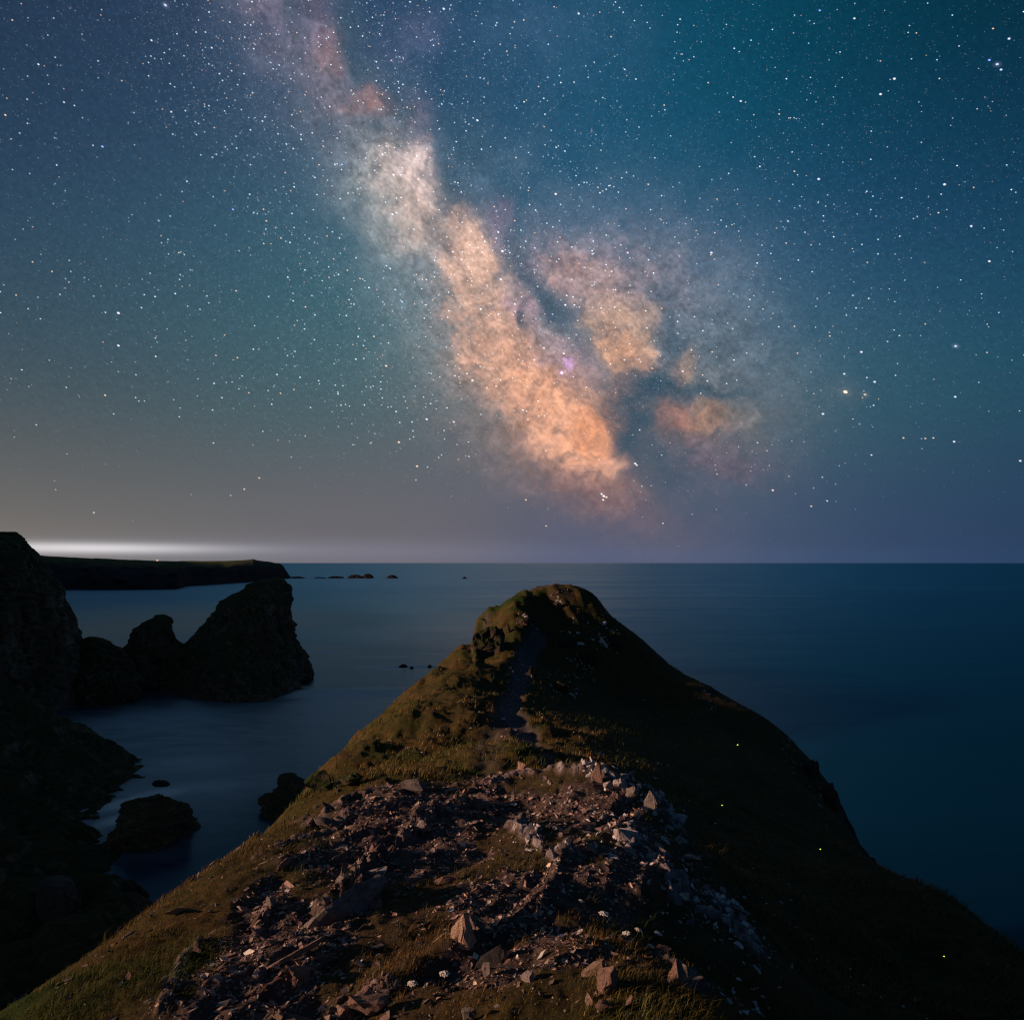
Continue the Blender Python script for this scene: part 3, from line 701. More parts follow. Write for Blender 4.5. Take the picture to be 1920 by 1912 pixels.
def masks(x, y):
    n1 = fbm2(x * 1.1, y * 1.1, 4, 21); n2 = fbm2(x * 3.5, y * 3.5, 3, 31)
    near = 1 - smooth(8.6, 10.2, y + 0.5 * n1)          # the foreground knoll
    lefts = smooth(-1.32, -1.52, x + 0.055 * (y - 3) + 0.10 * n1 + 0.05 * n2) # grass strip on the left flank
    lefts = lefts * (1 - 0.75 * smooth(6.3, 7.2, y))
    front = smooth(0.0, 0.22, x - 0.1 + 0.25 * n1 + 0.22 * n2 - 0.34 * (y - 3.4)) * (1 - smooth(4.4, 5.4, y))
    bott = smooth(3.05, 2.85, y + 0.15 * n1 + 0.1 * n2) * smooth(-0.35, -0.15, x + .1 * n2)
    patch = smooth(0.22, 0.48, fbm2(x * 1.9 + 5, y * 1.4, 4, 41) + 0.12 * smooth(0.0, 0.8, x))
    rightside = smooth(1.0, 1.3, x - 0.12 * (y - 4) * 0 + 0.15 * n1) * 0.75
    top = smooth(7.3, 8.0, y) * smooth(-0.1, 0.2, x) * 0.8
    g_near = np.clip(np.maximum.reduce([lefts, front * 0.95, bott, patch * 0.8, rightside, top]), 0, 1)
    beyond = smooth(1.75, 2.05, x + 0.08 * n1)         # past the outcrop the grass slope begins
    turf = np.maximum(g_near * near, 1 - near); turf = np.maximum(turf, beyond)
    dp = seg_dist(x, y, PATH) + 0.10 * n2 + 0.12 * n1
    wid = np.where(y > 22, 0.52, 0.28)
    path = 1 - smooth(wid * 0.55, wid * 1.15, dp)
    path = np.maximum(path, 0.5 * (1 - smooth(0.2, 0.6, seg_dist(x, y, PATH2) + 0.15 * n1)))
    path = path * (1 - 0.35 * smooth(9, 14, y) * (1 - smooth(20, 24, y)))
    return turf, path, near

FIXU = np.array([-1.0, 1.0]); FIXZ = np.array([0.0, 0.0])
def height(x, y):
    z = base_h(x, y)
    z = z + np.interp(np.asarray(x) / np.maximum(np.abs(y), 1.0), FIXU, FIXZ) * smooth(33, 40, y) * (1 - smooth(0.43, 0.47, np.asarray(x) / np.maximum(np.abs(y), 1.0)))
    turf, path, near = masks(x, y)
    far = smooth(9, 20, y)
    s = x * STR[0] + y * STR[1]; t = x * STR[1] - y * STR[0]
    wob = 0.25 * noise2(s * 0.8, t * 0.8, 55)
    beds = ridged2((t + wob) * 3.2, s * 0.45, 3, 61)
    rocky = near * (1 - turf * 0.75) * (1 - smooth(1.8, 2.6, np.abs(x)))
    z = z + ribs(x, y)[0]
    z = z + rocky * 0.038 * (beds - 0.4) + near * 0.03 * fbm2(x * 4, y * 4, 4, 71, 0.6) * (1 - 0.5 * turf)
    z = z + far * (1 - 0.55 * smooth(0.3, 2.5, x - 0.02 * y)) * (0.22 * fbm2(x * 0.35, y * 0.35, 4, 81, 0.55) + 0.10 * fbm2(x * 1.4, y * 1.2, 4, 85, 0.6)) * (1 - 0.5 * path)
    z = z + (1 - near) * (1 - far) * (0.07 * fbm2(x * 1.3, y * 1.3, 5, 91, 0.6))
    z = z - path * 0.07 * (1 + far)
    # rock scarps near the top of the far hill and its left cliff
    hill = smooth(40, 44, y) * smooth(60, 54, y)
    z = z + hill * 0.17 * (ridged2(x * 0.5 + 0.3 * y, y * 0.35, 4, 101) - 0.6) * smooth(-6, -3.5, z)
    # broken rock where the ground drops away to the sea
    # the left shoulder of the far hill ends in a small crag
    z = z + 0.75 * smooth(-2.5, -2.28, x - 0.05 * (y - 46)) * np.exp(-(np.maximum(x + 2.2, 0) / 1.0) ** 2) * smooth(44.6, 45.4, y) * smooth(50.5, 48.5, y)
    low = smooth(-9.5, -16, z)
    z = z + low * 1.2 * fbm2(x * 0.35, y * 0.35, 5, 121, 0.6)
    return np.maximum(z, -47)

SKY2 = [(884, 1206), (888, 1185), (892, 1163), (905, 1150), (925, 1138), (945, 1128), (965, 1115), (985, 1105), (1005, 1100), (1025, 1097), (1050, 1095), (1075, 1097), (1095, 1103), (1112, 1112), (1128, 1130), (1142, 1149), (1165, 1168), (1190, 1187), (1215, 1208), (1250, 1240), (1300, 1271), (1350, 1298), (1400, 1326), (1450, 1357), (1490, 1392), (1530, 1436), (1560, 1476)]
for _it in range(5):
    px_ = np.array([q[0] for q in SKY2], float); py_ = np.array([q[1] for q in SKY2], float)
    ys = np.linspace(37, 60, 300)[:, None]; u_ = ((px_ - CX) / F)[None]
    v_ = height(u_ * ys, ys + 0 * u_) / ys; k_ = v_.argmax(0)
    dz_ = ((HY - py_) / F - v_[k_, np.arange(len(px_))]) * ys[k_, 0]
    old = np.interp(u_[0], FIXU, FIXZ); new = np.clip(old + 0.9 * dz_, -1.2, 1.2)
    FIXU = np.concatenate([[-0.09, u_[0][0] - 0.012], u_[0], [u_[0][-1] + 0.03]]); FIXZ = np.concatenate([[0, 0], new, [0]])

# mesh
mu = np.concatenate([np.linspace(-3.1, -0.80, 46, endpoint=False), np.linspace(-0.80, 0.80, 640, endpoint=False), np.linspace(0.80, 3.1, 46)])
my = [-15.5]
while my[-1] < 80:
    w_ = float(Wd(my[-1])); my.append(my[-1] + w_ * (0.0052 if my[-1] > 0.8 else 0.05))
my = np.array(my)
MY, MU = np.meshgrid(my, mu, indexing='ij')
MX = MU * Wd(MY)
MZ = height(MX, MY)
turf, path, near = masks(MX, MY)
_, ribpale, ribm = ribs(MX, MY)
turf = turf * (1 - 0.8 * ribm)
gy_, gx_ = np.gradient(MZ)
dyy = np.gradient(MY)[0]; dxx = np.gradient(MX)[1]
slope = np.hypot(gx_ / dxx, gy_ / dyy)
steep = smooth(1.15, 1.9, slope + 0.3 * fbm2(MX * 0.8, MY * 0.8, 3, 131)) * smooth(7, 14, MY + 0 * MX)
hillrock = smooth(0.25, 0.6, fbm2(MX * 0.45, MY * 0.45, 4, 133)) * smooth(38, 44, MY)
rock = np.clip(steep + 0.6 * hillrock, 0, 1)
def spot(px, py, Y, rx, ry):
    v = at(px, py, Y); return np.exp(-0.5 * (((MX - v.x) / rx) ** 2 + ((MY - v.y) / ry) ** 2))
lush = np.clip(spot(900, 1225, 41, 1.6, 2.2) + spot(975, 1140, 46, 1.8, 1.5) + spot(780, 1400, 22, 1, 1.5) * .7 + spot(120, 1860, 3.3, .35, .8) + spot(700, 1370, 28, 2, 3) * .3 + spot(870, 1450, 15, 1.5, 1.5) * .5, 0, 1)
lush = lush * smooth(-0.5, 0.2, fbm2(MX * 1.2, MY * 1.2, 4, 141))
hl = mesh_np('headland', np.stack([MX, MY, MZ], -1).reshape(-1, 3), grid_faces(len(my), len(mu)), M['ground'], True,
             floats={'ribpale': ribpale, 'rib': ribm * (0.55 + 0.45 * smooth(-.3, .3, fbm2(MX * 6, MY * 6, 3, 411))), 'turf': turf, 'path': np.clip(path, 0, 1), 'rock': rock, 'lush': lush})
hl['kind'] = 'structure'

def ground_at(px, py, ymin=2.2, ymax=62):
    """where the lines of sight through the pixels meet the headland; NaN where they miss"""
    px = np.atleast_1d(np.asarray(px, float)); py = np.atleast_1d(np.asarray(py, float))
    u = (px - CX) / F; v = (HY - py) / F
    ys = np.geomspace(ymin, ymax, 420)
    hit = np.full(len(px), np.nan)
    prev = None
    for k, yy in enumerate(ys):
        diff = v * yy - base_h(u * yy, np.full(len(u), yy))
        if prev is not None:
            new = np.isnan(hit) & (diff < 0) & (prev >= 0)
            f = prev / (prev - diff + 1e-12)
            hit[new] = (ys[k - 1] + f * (yy - ys[k - 1]))[new]
        prev = diff
    x = u * hit
    return x, hit

def normals_at(x, y, e=0.04):
    zx = (height(x + e, y) - height(x - e, y)) / (2 * e); zy = (height(x, y + e) - height(x, y - e)) / (2 * e)
    n = np.stack([-zx, -zy, np.ones_like(zx)], -1)
    return n / np.linalg.norm(n, axis=1)[:, None]

# ------------------------------------------------------------------ lofted rocks and cliffs
def loft(name, rows, mat, Yc, amp, wl, seed, nseg=96, nrow=60, power=2.4, ledge=0.0, tilt=0.0):
    """rows: (photo row, left column, right column, half depth m[, centre distance m]) from the top down"""
    rows = [r if len(r) > 4 else (*r, Yc) for r in rows]
    R = np.array([((HY - r[0]) / F * r[4], (r[1] - CX) / F * r[4], (r[2] - CX) / F * r[4], r[3], r[4]) for r in rows])
    tt = np.linspace(0, 1, len(R)); t = np.linspace(0, 1, nrow)
    RR = np.stack([np.interp(t, tt, R[:, k]) for k in range(5)], -1)
    a = np.linspace(0, 2 * np.pi, nseg, endpoint=False)
    ca = np.sign(np.cos(a)) * np.abs(np.cos(a)) ** (2 / power); sa = np.sign(np.sin(a)) * np.abs(np.sin(a)) ** (2 / power)
    X = (RR[:, 1] + RR[:, 2])[:, None] / 2 + (RR[:, 2] - RR[:, 1])[:, None] / 2 * ca
    Y = RR[:, 4][:, None] + RR[:, 3][:, None] * sa
    Z = np.repeat(RR[:, 0][:, None], nseg, 1)
    sizes = np.minimum((RR[:, 2] - RR[:, 1]) / 2, RR[:, 3])[:, None]
    k = np.clip(sizes / (3 * amp), 0.05, 1)
    d = fbm3(X / wl, Y / wl, Z / wl * 0.7, 5, seed, 0.55)
    cut = np.abs(fbm3(X / wl * 0.9 + 9, Y / wl * 0.9, Z / wl * 0.35, 3, seed + 9, 0.5))
    rr = (d * amp - amp * 0.9 * np.clip(0.35 - cut, 0, 1) * 2) * k
    rr = rr + 0.45 * amp * k * (1 - 2 * np.abs(fbm3(X / wl * 4, Y / wl * 4, Z / wl * 2.2 + 0.5 * tilt * X / wl, 4, seed + 31, 0.6)))
    if ledge: rr = rr + ledge * k * np.sign(np.sin((Z + tilt * X) / (wl * 0.25))) * 0.5
    rr = rr - rr.mean(1)[:, None]
    X = X + rr * np.cos(a); Y = Y + rr * np.sin(a)
    X = X * (Y / RR[:, 4][:, None])      # the rocks trend away along the line of the coast
    Z = Z + 0.35 * amp * fbm3(X / wl * 1.3, Y / wl * 1.3, Z / wl, 4, seed + 20) * k
    V = np.stack([X, Y, Z], -1).reshape(-1, 3)
    top = np.array([[X[0].mean(), Y[0].mean(), Z[0].mean() + 0.1 * amp]])
    V = np.concatenate([V, top])
    q = grid_faces(nrow, nseg, True)
    Fq = np.concatenate([q[:, [0, 2, 1]], q[:, [0, 3, 2]], np.array([[nrow * nseg, j, (j + 1) % nseg] for j in range(nseg)])])
    return mesh_np(name, V, Fq, mat, False)

def hull_rock(pts, sub=0, disp=0.0, seed=0, freq=3.0):
    bm = bmesh.new()
    vs = [bm.verts.new(p) for p in pts]
    r = bmesh.ops.convex_hull(bm, input=vs)
    bmesh.ops.delete(bm, geom=list({g for g in r['geom_unused'] + r['geom_interior'] if isinstance(g, bmesh.types.BMVert)}), context='VERTS')
    bmesh.ops.triangulate(bm, faces=bm.faces[:])
    if sub:
        for _ in range(sub): bmesh.ops.subdivide_edges(bm, edges=bm.edges[:], cuts=1, use_grid_fill=True)
        bmesh.ops.triangulate(bm, faces=bm.faces[:])
        co = np.array([v.co for v in bm.verts]); nn = fbm3(co[:, 0] * freq, co[:, 1] * freq, co[:, 2] * freq, 4, seed, 0.6)
        n2 = np.abs(fbm3(co[:, 0] * freq * 1.7 + 4, co[:, 1] * freq * .6, co[:, 2] * freq * 1.7, 3, seed + 5, 0.6))
        bm.normal_update()
        nr = np.array([v.normal for v in bm.verts])
        co = co + nr * (disp * (nn - 0.8 * np.clip(0.3 - n2, 0, 1)))[:, None]
        for v, c in zip(bm.verts, co): v.co = c
    bm.normal_update()
    bmesh.ops.recalc_face_normals(bm, faces=bm.faces[:])
    return bm

def bm_mesh(name, bm, mat, smooth_sh=False):
    me = bpy.data.meshes.new(name); bm.to_mesh(me); bm.free()
    me.materials.append(mat)
    if smooth_sh: me.polygons.foreach_set('use_smooth', np.ones(len(me.polygons), bool))
    return me

def craggy(name, px, Y, w_px, h_px, half_depth, profile, seed):
    """an angular rock in the sea: profile is its outline (across, up), spread over a few ribs in depth"""
    r = np.random.default_rng(seed)
    pts = []
    for t_ in (-1, -.55, 0, .55, 1):
        f = 1 - 0.45 * t_ * t_
        for a_, b_ in profile: pts.append((a_ * f + r.normal(0, .05), t_, b_ * (f - .1 * abs(t_)) * r.uniform(.85, 1.05)))
    bm = hull_rock(pts, 4, 0.20, seed, 1.5)
    me = bm_mesh(name, bm, M['stack'])
    o = bpy.data.objects.new(name, me); COL.objects.link(o)
    W = w_px / F * Y; H = h_px / F * Y
    o.matrix_world = Matrix.Translation(((px - CX) / F * Y, Y, SEA - 0.35)) @ Matrix.Diagonal((W / 2, half_depth, (H + .35) / 2, 1))
    return o

cl = loft('cliff', [(1000, -260, 30, 8), (1011, -300, 44, 18), (1018, -320, 54, 26), (1040, -400, 70, 36), (1075, -480, 95, 42), (1105, -520, 115, 48), (1150, -560, 140, 52), (1190, -600, 151, 54), (1215, -620, 164, 56), (1260, -640, 172, 58), (1300, -660, 186, 58), (1325, -680, 200, 60)],
          M['cliff'], 240, 2.4, 20, 3, 260, 130, 2.2, 0.3)
cl['kind'] = 'structure'
st = loft('sea_stack', [(1083, 508, 524, 2.5), (1089, 490, 531, 6), (1097, 472, 536, 11), (1112, 452, 541, 16), (1130, 428, 545, 21), (1170, 392, 550, 28), (1200, 368, 556, 34), (1215, 352, 566, 37), (1235, 332, 578, 41), (1262, 302, 582, 46), (1285, 286, 580, 48)],
          M['stack'], 262, 2.3, 15, 17, 180, 120, 2.0, 0.25, 0.3)
tag(st, 'tall dark leaning sea stack, the largest rock standing in the bay', 'sea stack')
s2 = loft('sea_stack', [(1153, 292, 309, 2.5), (1159, 285, 318, 5), (1168, 268, 322, 7), (1180, 250, 321, 9), (1192, 242, 327, 11), (1205, 238, 331, 12), (1218, 224, 346, 15), (1235, 215, 352, 14), (1262, 212, 360, 15), (1290, 210, 366, 15)],
          M['stack'], 256, 1.5, 8, 27, 120, 70, 2.3, 0.15, -0.3)
tag(s2, 'small dark hump-backed sea stack between the cliff and the tall stack', 'sea stack')
s3 = loft('rock', [(1194, 166, 180, 2), (1199, 160, 198, 5), (1205, 156, 208, 8), (1215, 150, 220, 12), (1235, 140, 232, 16), (1262, 120, 250, 20), (1285, 100, 262, 23), (1305, 90, 264, 25)],
          M['stack'], 232, 2.0, 7, 37, 120, 60, 2.4, 0.15)
tag(s3, 'low jumble of dark rock at the foot of the left cliff', 'rock')
s4 = loft('rock', [(1207, 340, 350, 2), (1215, 335, 358, 4), (1232, 328, 366, 7), (1262, 318, 380, 9), (1285, 310, 390, 10)], M['stack'], 256, 1.2, 5, 47, 70, 30, 2.3)
tag(s4, 'low dark rock bridging the gap between the two sea stacks', 'rock')
r5 = craggy('rock', 283, 110, 142, 84, 6.0, [(-1, 0), (-.95, .7), (-.62, 1.25), (-.42, 1.75), (-.05, 2), (.28, 1.9), (.42, 1.5), (.78, 1.3), (.97, .8), (1, 0)], 58)
tag(r5, 'blocky black rock islet in the inlet below the headland', 'rock')
r6 = loft('rock', [(1464, 294, 308, .6), (1466, 289, 316, 1.2), (1471, 284, 320, 1.8), (1478, 280, 324, 2.2)], M['skerry'], 136, 0.22, 1.5, 67, 60, 16)
tag(r6, 'small flat black rock just beyond the rock islet in the inlet', 'rock')
r7 = craggy('rock', 536, 122, 92, 66, 5.0, [(-1, 0), (-.9, .5), (-.55, 1.3), (-.2, 1.95), (.2, 2), (.55, 1.7), (.9, 1.1), (1, 0)], 78)
tag(r7, 'rounded dark rock showing against the left edge of the grassy hill', 'rock')
for k, (px, py, w, Y, lab) in enumerate([(757, 1249, 17, 289, 'larger of the tiny black rocks awash in the foam by the hill'), (806, 1250, 9, 288, 'tiny black rock awash nearest to the grassy hill'), (772, 1253, 8, 285, 'tiniest black speck of rock awash in the foam')]):
    o = loft('rock', [(py - 4, px - w * .15, px + w * .1, .4), (py - 2, px - w * .35, px + w * .3, 1), (py + 1, px - w * .55, px + w * .5, 1.8), (py + 5, px - w * .7, px + w * .7, 2.5)], M['skerry'], Y, 0.25, 1.5, 87 + k, 36, 10)
    tag(o, lab, 'rock')
# shore boulders at the bottom left
r8 = loft('boulder', [(1646, 92, 124, .5), (1650, 80, 134, 1.4), (1662, 74, 140, 2.0), (1680, 72, 146, 2.4), (1700, 70, 150, 2.6), (1740, 66, 156, 2.8)], M['pale_boulder'], 84, 0.35, 2.6, 97, 80, 36, 2.3)
tag(r8, 'faintly pale rounded boulder low in the shadows at the lower left', 'boulder')
r9 = loft('boulder', [(1662, 226, 246, .8), (1668, 212, 262, 1.8), (1680, 200, 276, 2.6), (1700, 190, 290, 3.4), (1740, 180, 300, 4)], M['skerry'], 90, 0.5, 2.4, 107, 90, 36, 2.3)
tag(r9, 'black boulder at the water edge just left of the near grass slope', 'boulder')

# far skerries off the point
for k, (x0, x1, ytop, lab) in enumerate([(541, 572, 1079, 'low black reef running out from the far point'), (590, 612, 1081, 'low black skerry awash beyond the far point, leftmost of the line'), (617, 644, 1077.5, 'long thin black skerry in the middle of the far line'), (652, 681, 1073.5, 'largest black skerry on the far sea'),
                              (681, 699, 1070, 'pointed black skerry beside the largest one'), (726, 746, 1073.5, 'lone black skerry farthest right on the far sea'), (376, 392, 1099, 'tiny black rock off the foot of the far headland'), (868, 875, 1078.5, 'tiny black speck of rock alone on the open sea')]):
    Yk = 1960 if k < 6 else (1330 if k == 6 else 1900)
    wl = HY + 40 / Yk * F
    w = x1 - x0; ytop = wl - (wl - ytop) * 0.6
    o = loft('skerry', [(ytop, x0 + w * .30, x0 + w * .62, 6), (ytop + (wl - ytop) * .25, x0 + w * .16, x1 - w * .22, 12), (ytop + (wl - ytop) * .6, x0 + w * .03, x1 - w * .05, 18), (wl + 0.8, x0 - 1, x1 + 1, 22)], M['skerry'], Yk, 3.0, 12, 117 + k, 72, 16)
    tag(o, lab, 'skerry', 'skerries off the far point')

# ------------------------------------------------------------------ near shore at the left: heightfield of broken rock
def shore():
    P = [(-102, 150, -25), (-98, 150, -26), (-91, 148, -29.5), (-86, 146, -31.8), (-79, 145, -33.8), (-75.5, 143, -35.8), (-72.5, 142, -38.2), (-68, 141, -40), (-65.5, 124, -40), (-55.6, 105, -40), (-50, 96, -40), (-43, 89, -40.5), (-47, 88, -38), (-50, 84, -38),
         (-78, 115, -36), (-68, 100, -36), (-85, 128, -33), (-110, 110, -20), (-125, 80, -8), (-95, 70, -27), (-70, 60, -36), (-55, 72, -38), (-45, 78, -37.5), (-42, 83, -38.6), (-35, 74, -38.2), (-60, 130, -44), (-50, 112, -46), (-42, 97, -44), (-60, 150, -47), (-80, 166, -47), (-100, 172, -44), (-34, 84, -44),
         (-90, 100, -31), (-62, 92, -37), (-115, 150, -18), (-120, 175, -30), (-38, 60, -37), (-50, 55, -36), (-60, 45, -40), (-90, 45, -30), (-125, 45, -10), (-25, 75, -41), (-25, 60, -38), (-20, 85, -46)]
    P = np.array(P, float)
    w = tps_fit(P, 1.0)
    xs = np.linspace(-126, -16, 280); ys = np.linspace(44, 178, 330)
    X, Y = np.meshgrid(xs, ys)
    Z = tps_eval(P, w, X, Y)
    Z = Z + 1.5 * fbm2(X / 11, Y / 11, 6, 151, 0.58) * smooth(-46, -37, Z) + 0.8 * (ridged2(X / 5, Y / 5, 3, 161) - 0.8) * smooth(-42, -39, Z)
    o = mesh_np('shore', np.stack([X, Y, Z], -1).reshape(-1, 3), grid_faces(len(ys), len(xs)), M['cliff'], False)
    o['kind'] = 'structure'
shore()

# mainland beyond the left edge: unseen, added to keep low light off the cliffs and stacks
def shading_land():
    xs = -95 - 1700 * np.linspace(0, 1, 170) ** 1.7; ys = 60 + 1290 * np.linspace(0, 1, 170) ** 1.4
    X, Y = np.meshgrid(xs, ys)
    e = (-0.745 * Y - X)
    Z = -46 + 84 * smooth(0, 55, e - 4 * fbm2(X / 25, Y / 25, 3, 171)) * smooth(60, 150, Y) * (1 - 0.0 * Y)
    Z = Z + 140 * smooth(40, 300, e) * smooth(500, 850, Y)  # unseen inland rise added to shade the far headland
    Z = Z + 2.5 * fbm2(X / 20, Y / 20, 5, 173) * smooth(2, 12, e)
    o = mesh_np('shading_land', np.stack([X, Y, Z], -1).reshape(-1, 3), grid_faces(len(ys), len(xs))[:, ::-1], M['cliff'], True)
    o['kind'] = 'structure'
shading_land()

# far headland across the bay
def far_headland():
    px = np.linspace(-420, 547, 420)
    base_y = np.interp(px, [-420, 60, 300, 335, 350, 400, 440, 480, 520, 540, 547], [1112, 1106, 1105, 1104, 1099, 1096, 1093, 1090, 1086.5, 1084.3, 1083.8])
    top_y = np.interp(px, [-420, 0, 70, 150, 300, 420, 455, 468, 475, 482, 500, 515, 524, 531, 536, 541, 547], [1020, 1036, 1041, 1045.5, 1051.5, 1051.5, 1050, 1049, 1047.6, 1050, 1052.5, 1055, 1055.5, 1060, 1068, 1076, 1084])
    Y0 = 40.0 / ((base_y - HY) / F)
    rows = [(0.0, 0.0), (0.02, 0.10), (0.06, 0.34), (0.10, 0.52), (0.14, 0.62), (0.22, 0.70), (0.4, 0.80), (0.65, 0.92), (1.0, 1.0), (1.6, 0.97), (2.4, 0.9), (3.4, 0.4)]
    t = np.array([r[0] for r in rows]); h = np.array([r[1] for r in rows])
    tt = np.concatenate([np.linspace(0, 0.25, 26), np.linspace(0.3, 1.0, 16), np.linspace(1.2, 3.4, 8)])
    hh = np.interp(tt, t, h)
    width = np.interp(px, [-420, 420, 520, 547], [380, 300, 90, 25])
    Yt = Y0 + width
    ztop = (HY - top_y) / F * Yt
    V = []
    for a, b in zip(tt, hh):
        Yr = Y0 + a * width
        X = (px - CX) / F * Y0 + (px - CX) / F * (Yr - Y0)
        Z = SEA - 1 + (ztop - SEA + 1) * b
        g = fbm2(X / 45, Yr / 60 + b * 2, 4, 181) * 9 * (1 if a < 0.3 else 0.2) * smooth(0, .05, a + .02)
        V.append(np.stack([X, Yr + g * 1.4, Z + (2.6 * fbm2(X / 18, Yr / 18 + b * 9, 4, 191) * smooth(0.02, .1, a) * (1 - 0.85 * smooth(0.3, 0.6, a)))], -1))
    V = np.array(V)
    tm = NT('far_headland_ground'); p = tm.pos()
    rock_c = tm.ramp(tm.noise(0.03, 6, 0.65, p), [(0.3, (0.024, 0.028, 0.034)), (0.7, (0.06, 0.058, 0.06))])
    field = tm.ramp(tm.noise(0.008, 5, 0.6, p), [(0.35, (0.045, 0.068, 0.020)), (0.65, (0.075, 0.10, 0.032))])
    c = tm.mix(tm.attr('field'), rock_c, field)
    tm.bsdf(c, 0.95, 0.1, tm.noise(0.08, 7, 0.7, p), 5.0)
    fl = np.repeat(smooth(0.16, 0.5, tt)[:, None], len(px), 1) * (1 - 0.6 * smooth(400, 500, px))[None]
    o = mesh_np('far_headland', V.reshape(-1, 3), grid_faces(len(tt), len(px)), tm.m, True, floats={'field': fl})
    o['kind'] = 'structure'
    # reef at its foot
far_headland()

# ------------------------------------------------------------------ stones
def rand_pts(r, n, flat=1.0, slab=0.0):
    p = r.normal(size=(n, 3)); p /= np.linalg.norm(p, axis=1)[:, None]
    p *= r.uniform(0.75, 1.0, (n, 1))
    if slab: p[:, 2] = np.sign(p[:, 2]) * np.abs(p[:, 2]) ** 0.35
    p[:, 2] *= flat
    return p

VAR = {}
mat_of = {'pink': 'stone_pink', 'grey': 'stone_grey', 'pale': 'stone_pale', 'buff': 'stone_buff', 'dark': 'stone_dark'}
for key, mk in mat_of.items():
    VAR[key] = []
    for k in range(7):
        r = np.random.default_rng(100 + k + 10 * len(VAR))
        bm = hull_rock(rand_pts(r, 14, 1.0, 0.5 * (k % 2)), 2, 0.16, 200 + k, 1.8)
        bmesh.ops.smooth_vert(bm, verts=bm.verts[:], factor=0.5, use_axis_x=True, use_axis_y=True, use_axis_z=True)
        VAR[key].append(bm_mesh('stone', bm, M[mk]))

def frame_on(nrm, yaw, pitch=0.0, roll=0.0):
    n = Vector(nrm).normalized()
    fwd = Vector((math.cos(yaw), math.sin(yaw), 0)); fwd = (fwd - n * fwd.dot(n)).normalized()
    side = n.cross(fwd)
    m = Matrix((fwd, side, n)).transposed()
    return (m @ Matrix.Rotation(pitch, 3, 'Y') @ Matrix.Rotation(roll, 3, 'X')).to_4x4()

STRIKE = math.atan2(STR[1], STR[0])
stones = []      # x, y, half length, half width, half height, yaw, pitch, roll, kind
placed = []
PLACES = [('in the rocky shoulder just below the crest of the knoll', 'shoulder blocks'), ('in the rubble on the shaded right face of the knoll', 'blocks on the shaded face'), ('in the long white rib running down to the right', 'blocks of the white rib'),
          ('packed on the inner side of the white rib', 'blocks inside the white rib'), ('around the pale ledge in the middle of the knoll', 'blocks at the pale ledge'), ('low on the right beside the dark path', 'stones by the dark path'), ('strewn on the dark turf right of the middle', 'stones on the dark turf'),
          ('scattered between the white flowers and the white rib', 'stones right of the flowers'), ('along the warm-lit skyline left of the knoll top', 'slabs on the lit skyline'), ('in the fan of splintered rock under the skyline', 'splinters under the skyline'), ('on the shadowy upper left edge of the knoll', 'slabs on the upper left edge'),
          ('in the broken ribs of the upper left scree', 'slabs of the upper scree'), ('standing along the steep pink rib left of centre', 'slabs of the pink rib'), ('at the foot of the steep pink rib', 'stones under the pink rib'), ('on the long rib slanting through the scree', 'slabs of the slanting rib'),
          ('on the narrow ribs far left in the scree', 'slabs of the left ribs'), ('in the cluster at the bottom edge left of centre', 'stones at the bottom edge'), ('along the curved lower left border of the scree', 'stones of the curved border'), ('on the grassy rim above the inlet', 'stones on the rim'),
          ('loose in the lower scree', 'loose slabs of the lower scree'), ('loose in the upper scree', 'loose slabs of the upper scree'), ('in the grit of the trodden middle', 'stones of the trodden middle'), ('around the pointed orange rock', 'stones round the orange rock'), ('in the dark gritty hollow below the knoll top', 'stones in the hollow'),
          ('in the rusty grass at the bottom edge', 'stones in the rusty grass')] + [('on the far hill', 'stones on the far hill')] * 20
def add_cluster(poly, n, size, kind, aspect=(1.0, 0.6, 0.5), spread=0.5, sd=0.5, upright=0.35, jy=12):
    """stones strewn along a line of photograph pixels"""
    poly = np.array(poly, float)
    seg = np.linalg.norm(np.diff(poly, axis=0), axis=1); cum = np.concatenate([[0], np.cumsum(seg)])
    t = rng.uniform(0, cum[-1], n)
    x = np.interp(t, cum, poly[:, 0]) + rng.normal(0, jy, n); y = np.interp(t, cum, poly[:, 1]) + rng.normal(0, jy, n)
    gx, gy = ground_at(x, y)
    where, group = PLACES[len(placed)]; placed.append(1)
    if poly[:, 1].mean() > 1430: size = size * (0.66 if kind == 'pale' else 0.54); upright = upright * 0.7
    elif size > 0.1: size = size * 0.66; n = int(n * 1.5)
    for a, b in zip(gx, gy):
        if np.isnan(b): continue
        s = size * math.exp(rng.normal(0, sd))
        stones.append((a, b, s * aspect[0] * rng.uniform(.8, 1.3), s * aspect[1] * rng.uniform(.7, 1.3), s * aspect[2] * rng.uniform(.7, 1.3), STRIKE + rng.normal(0, spread), rng.normal(0, upright), rng.normal(0, upright), kind, (where, group)))
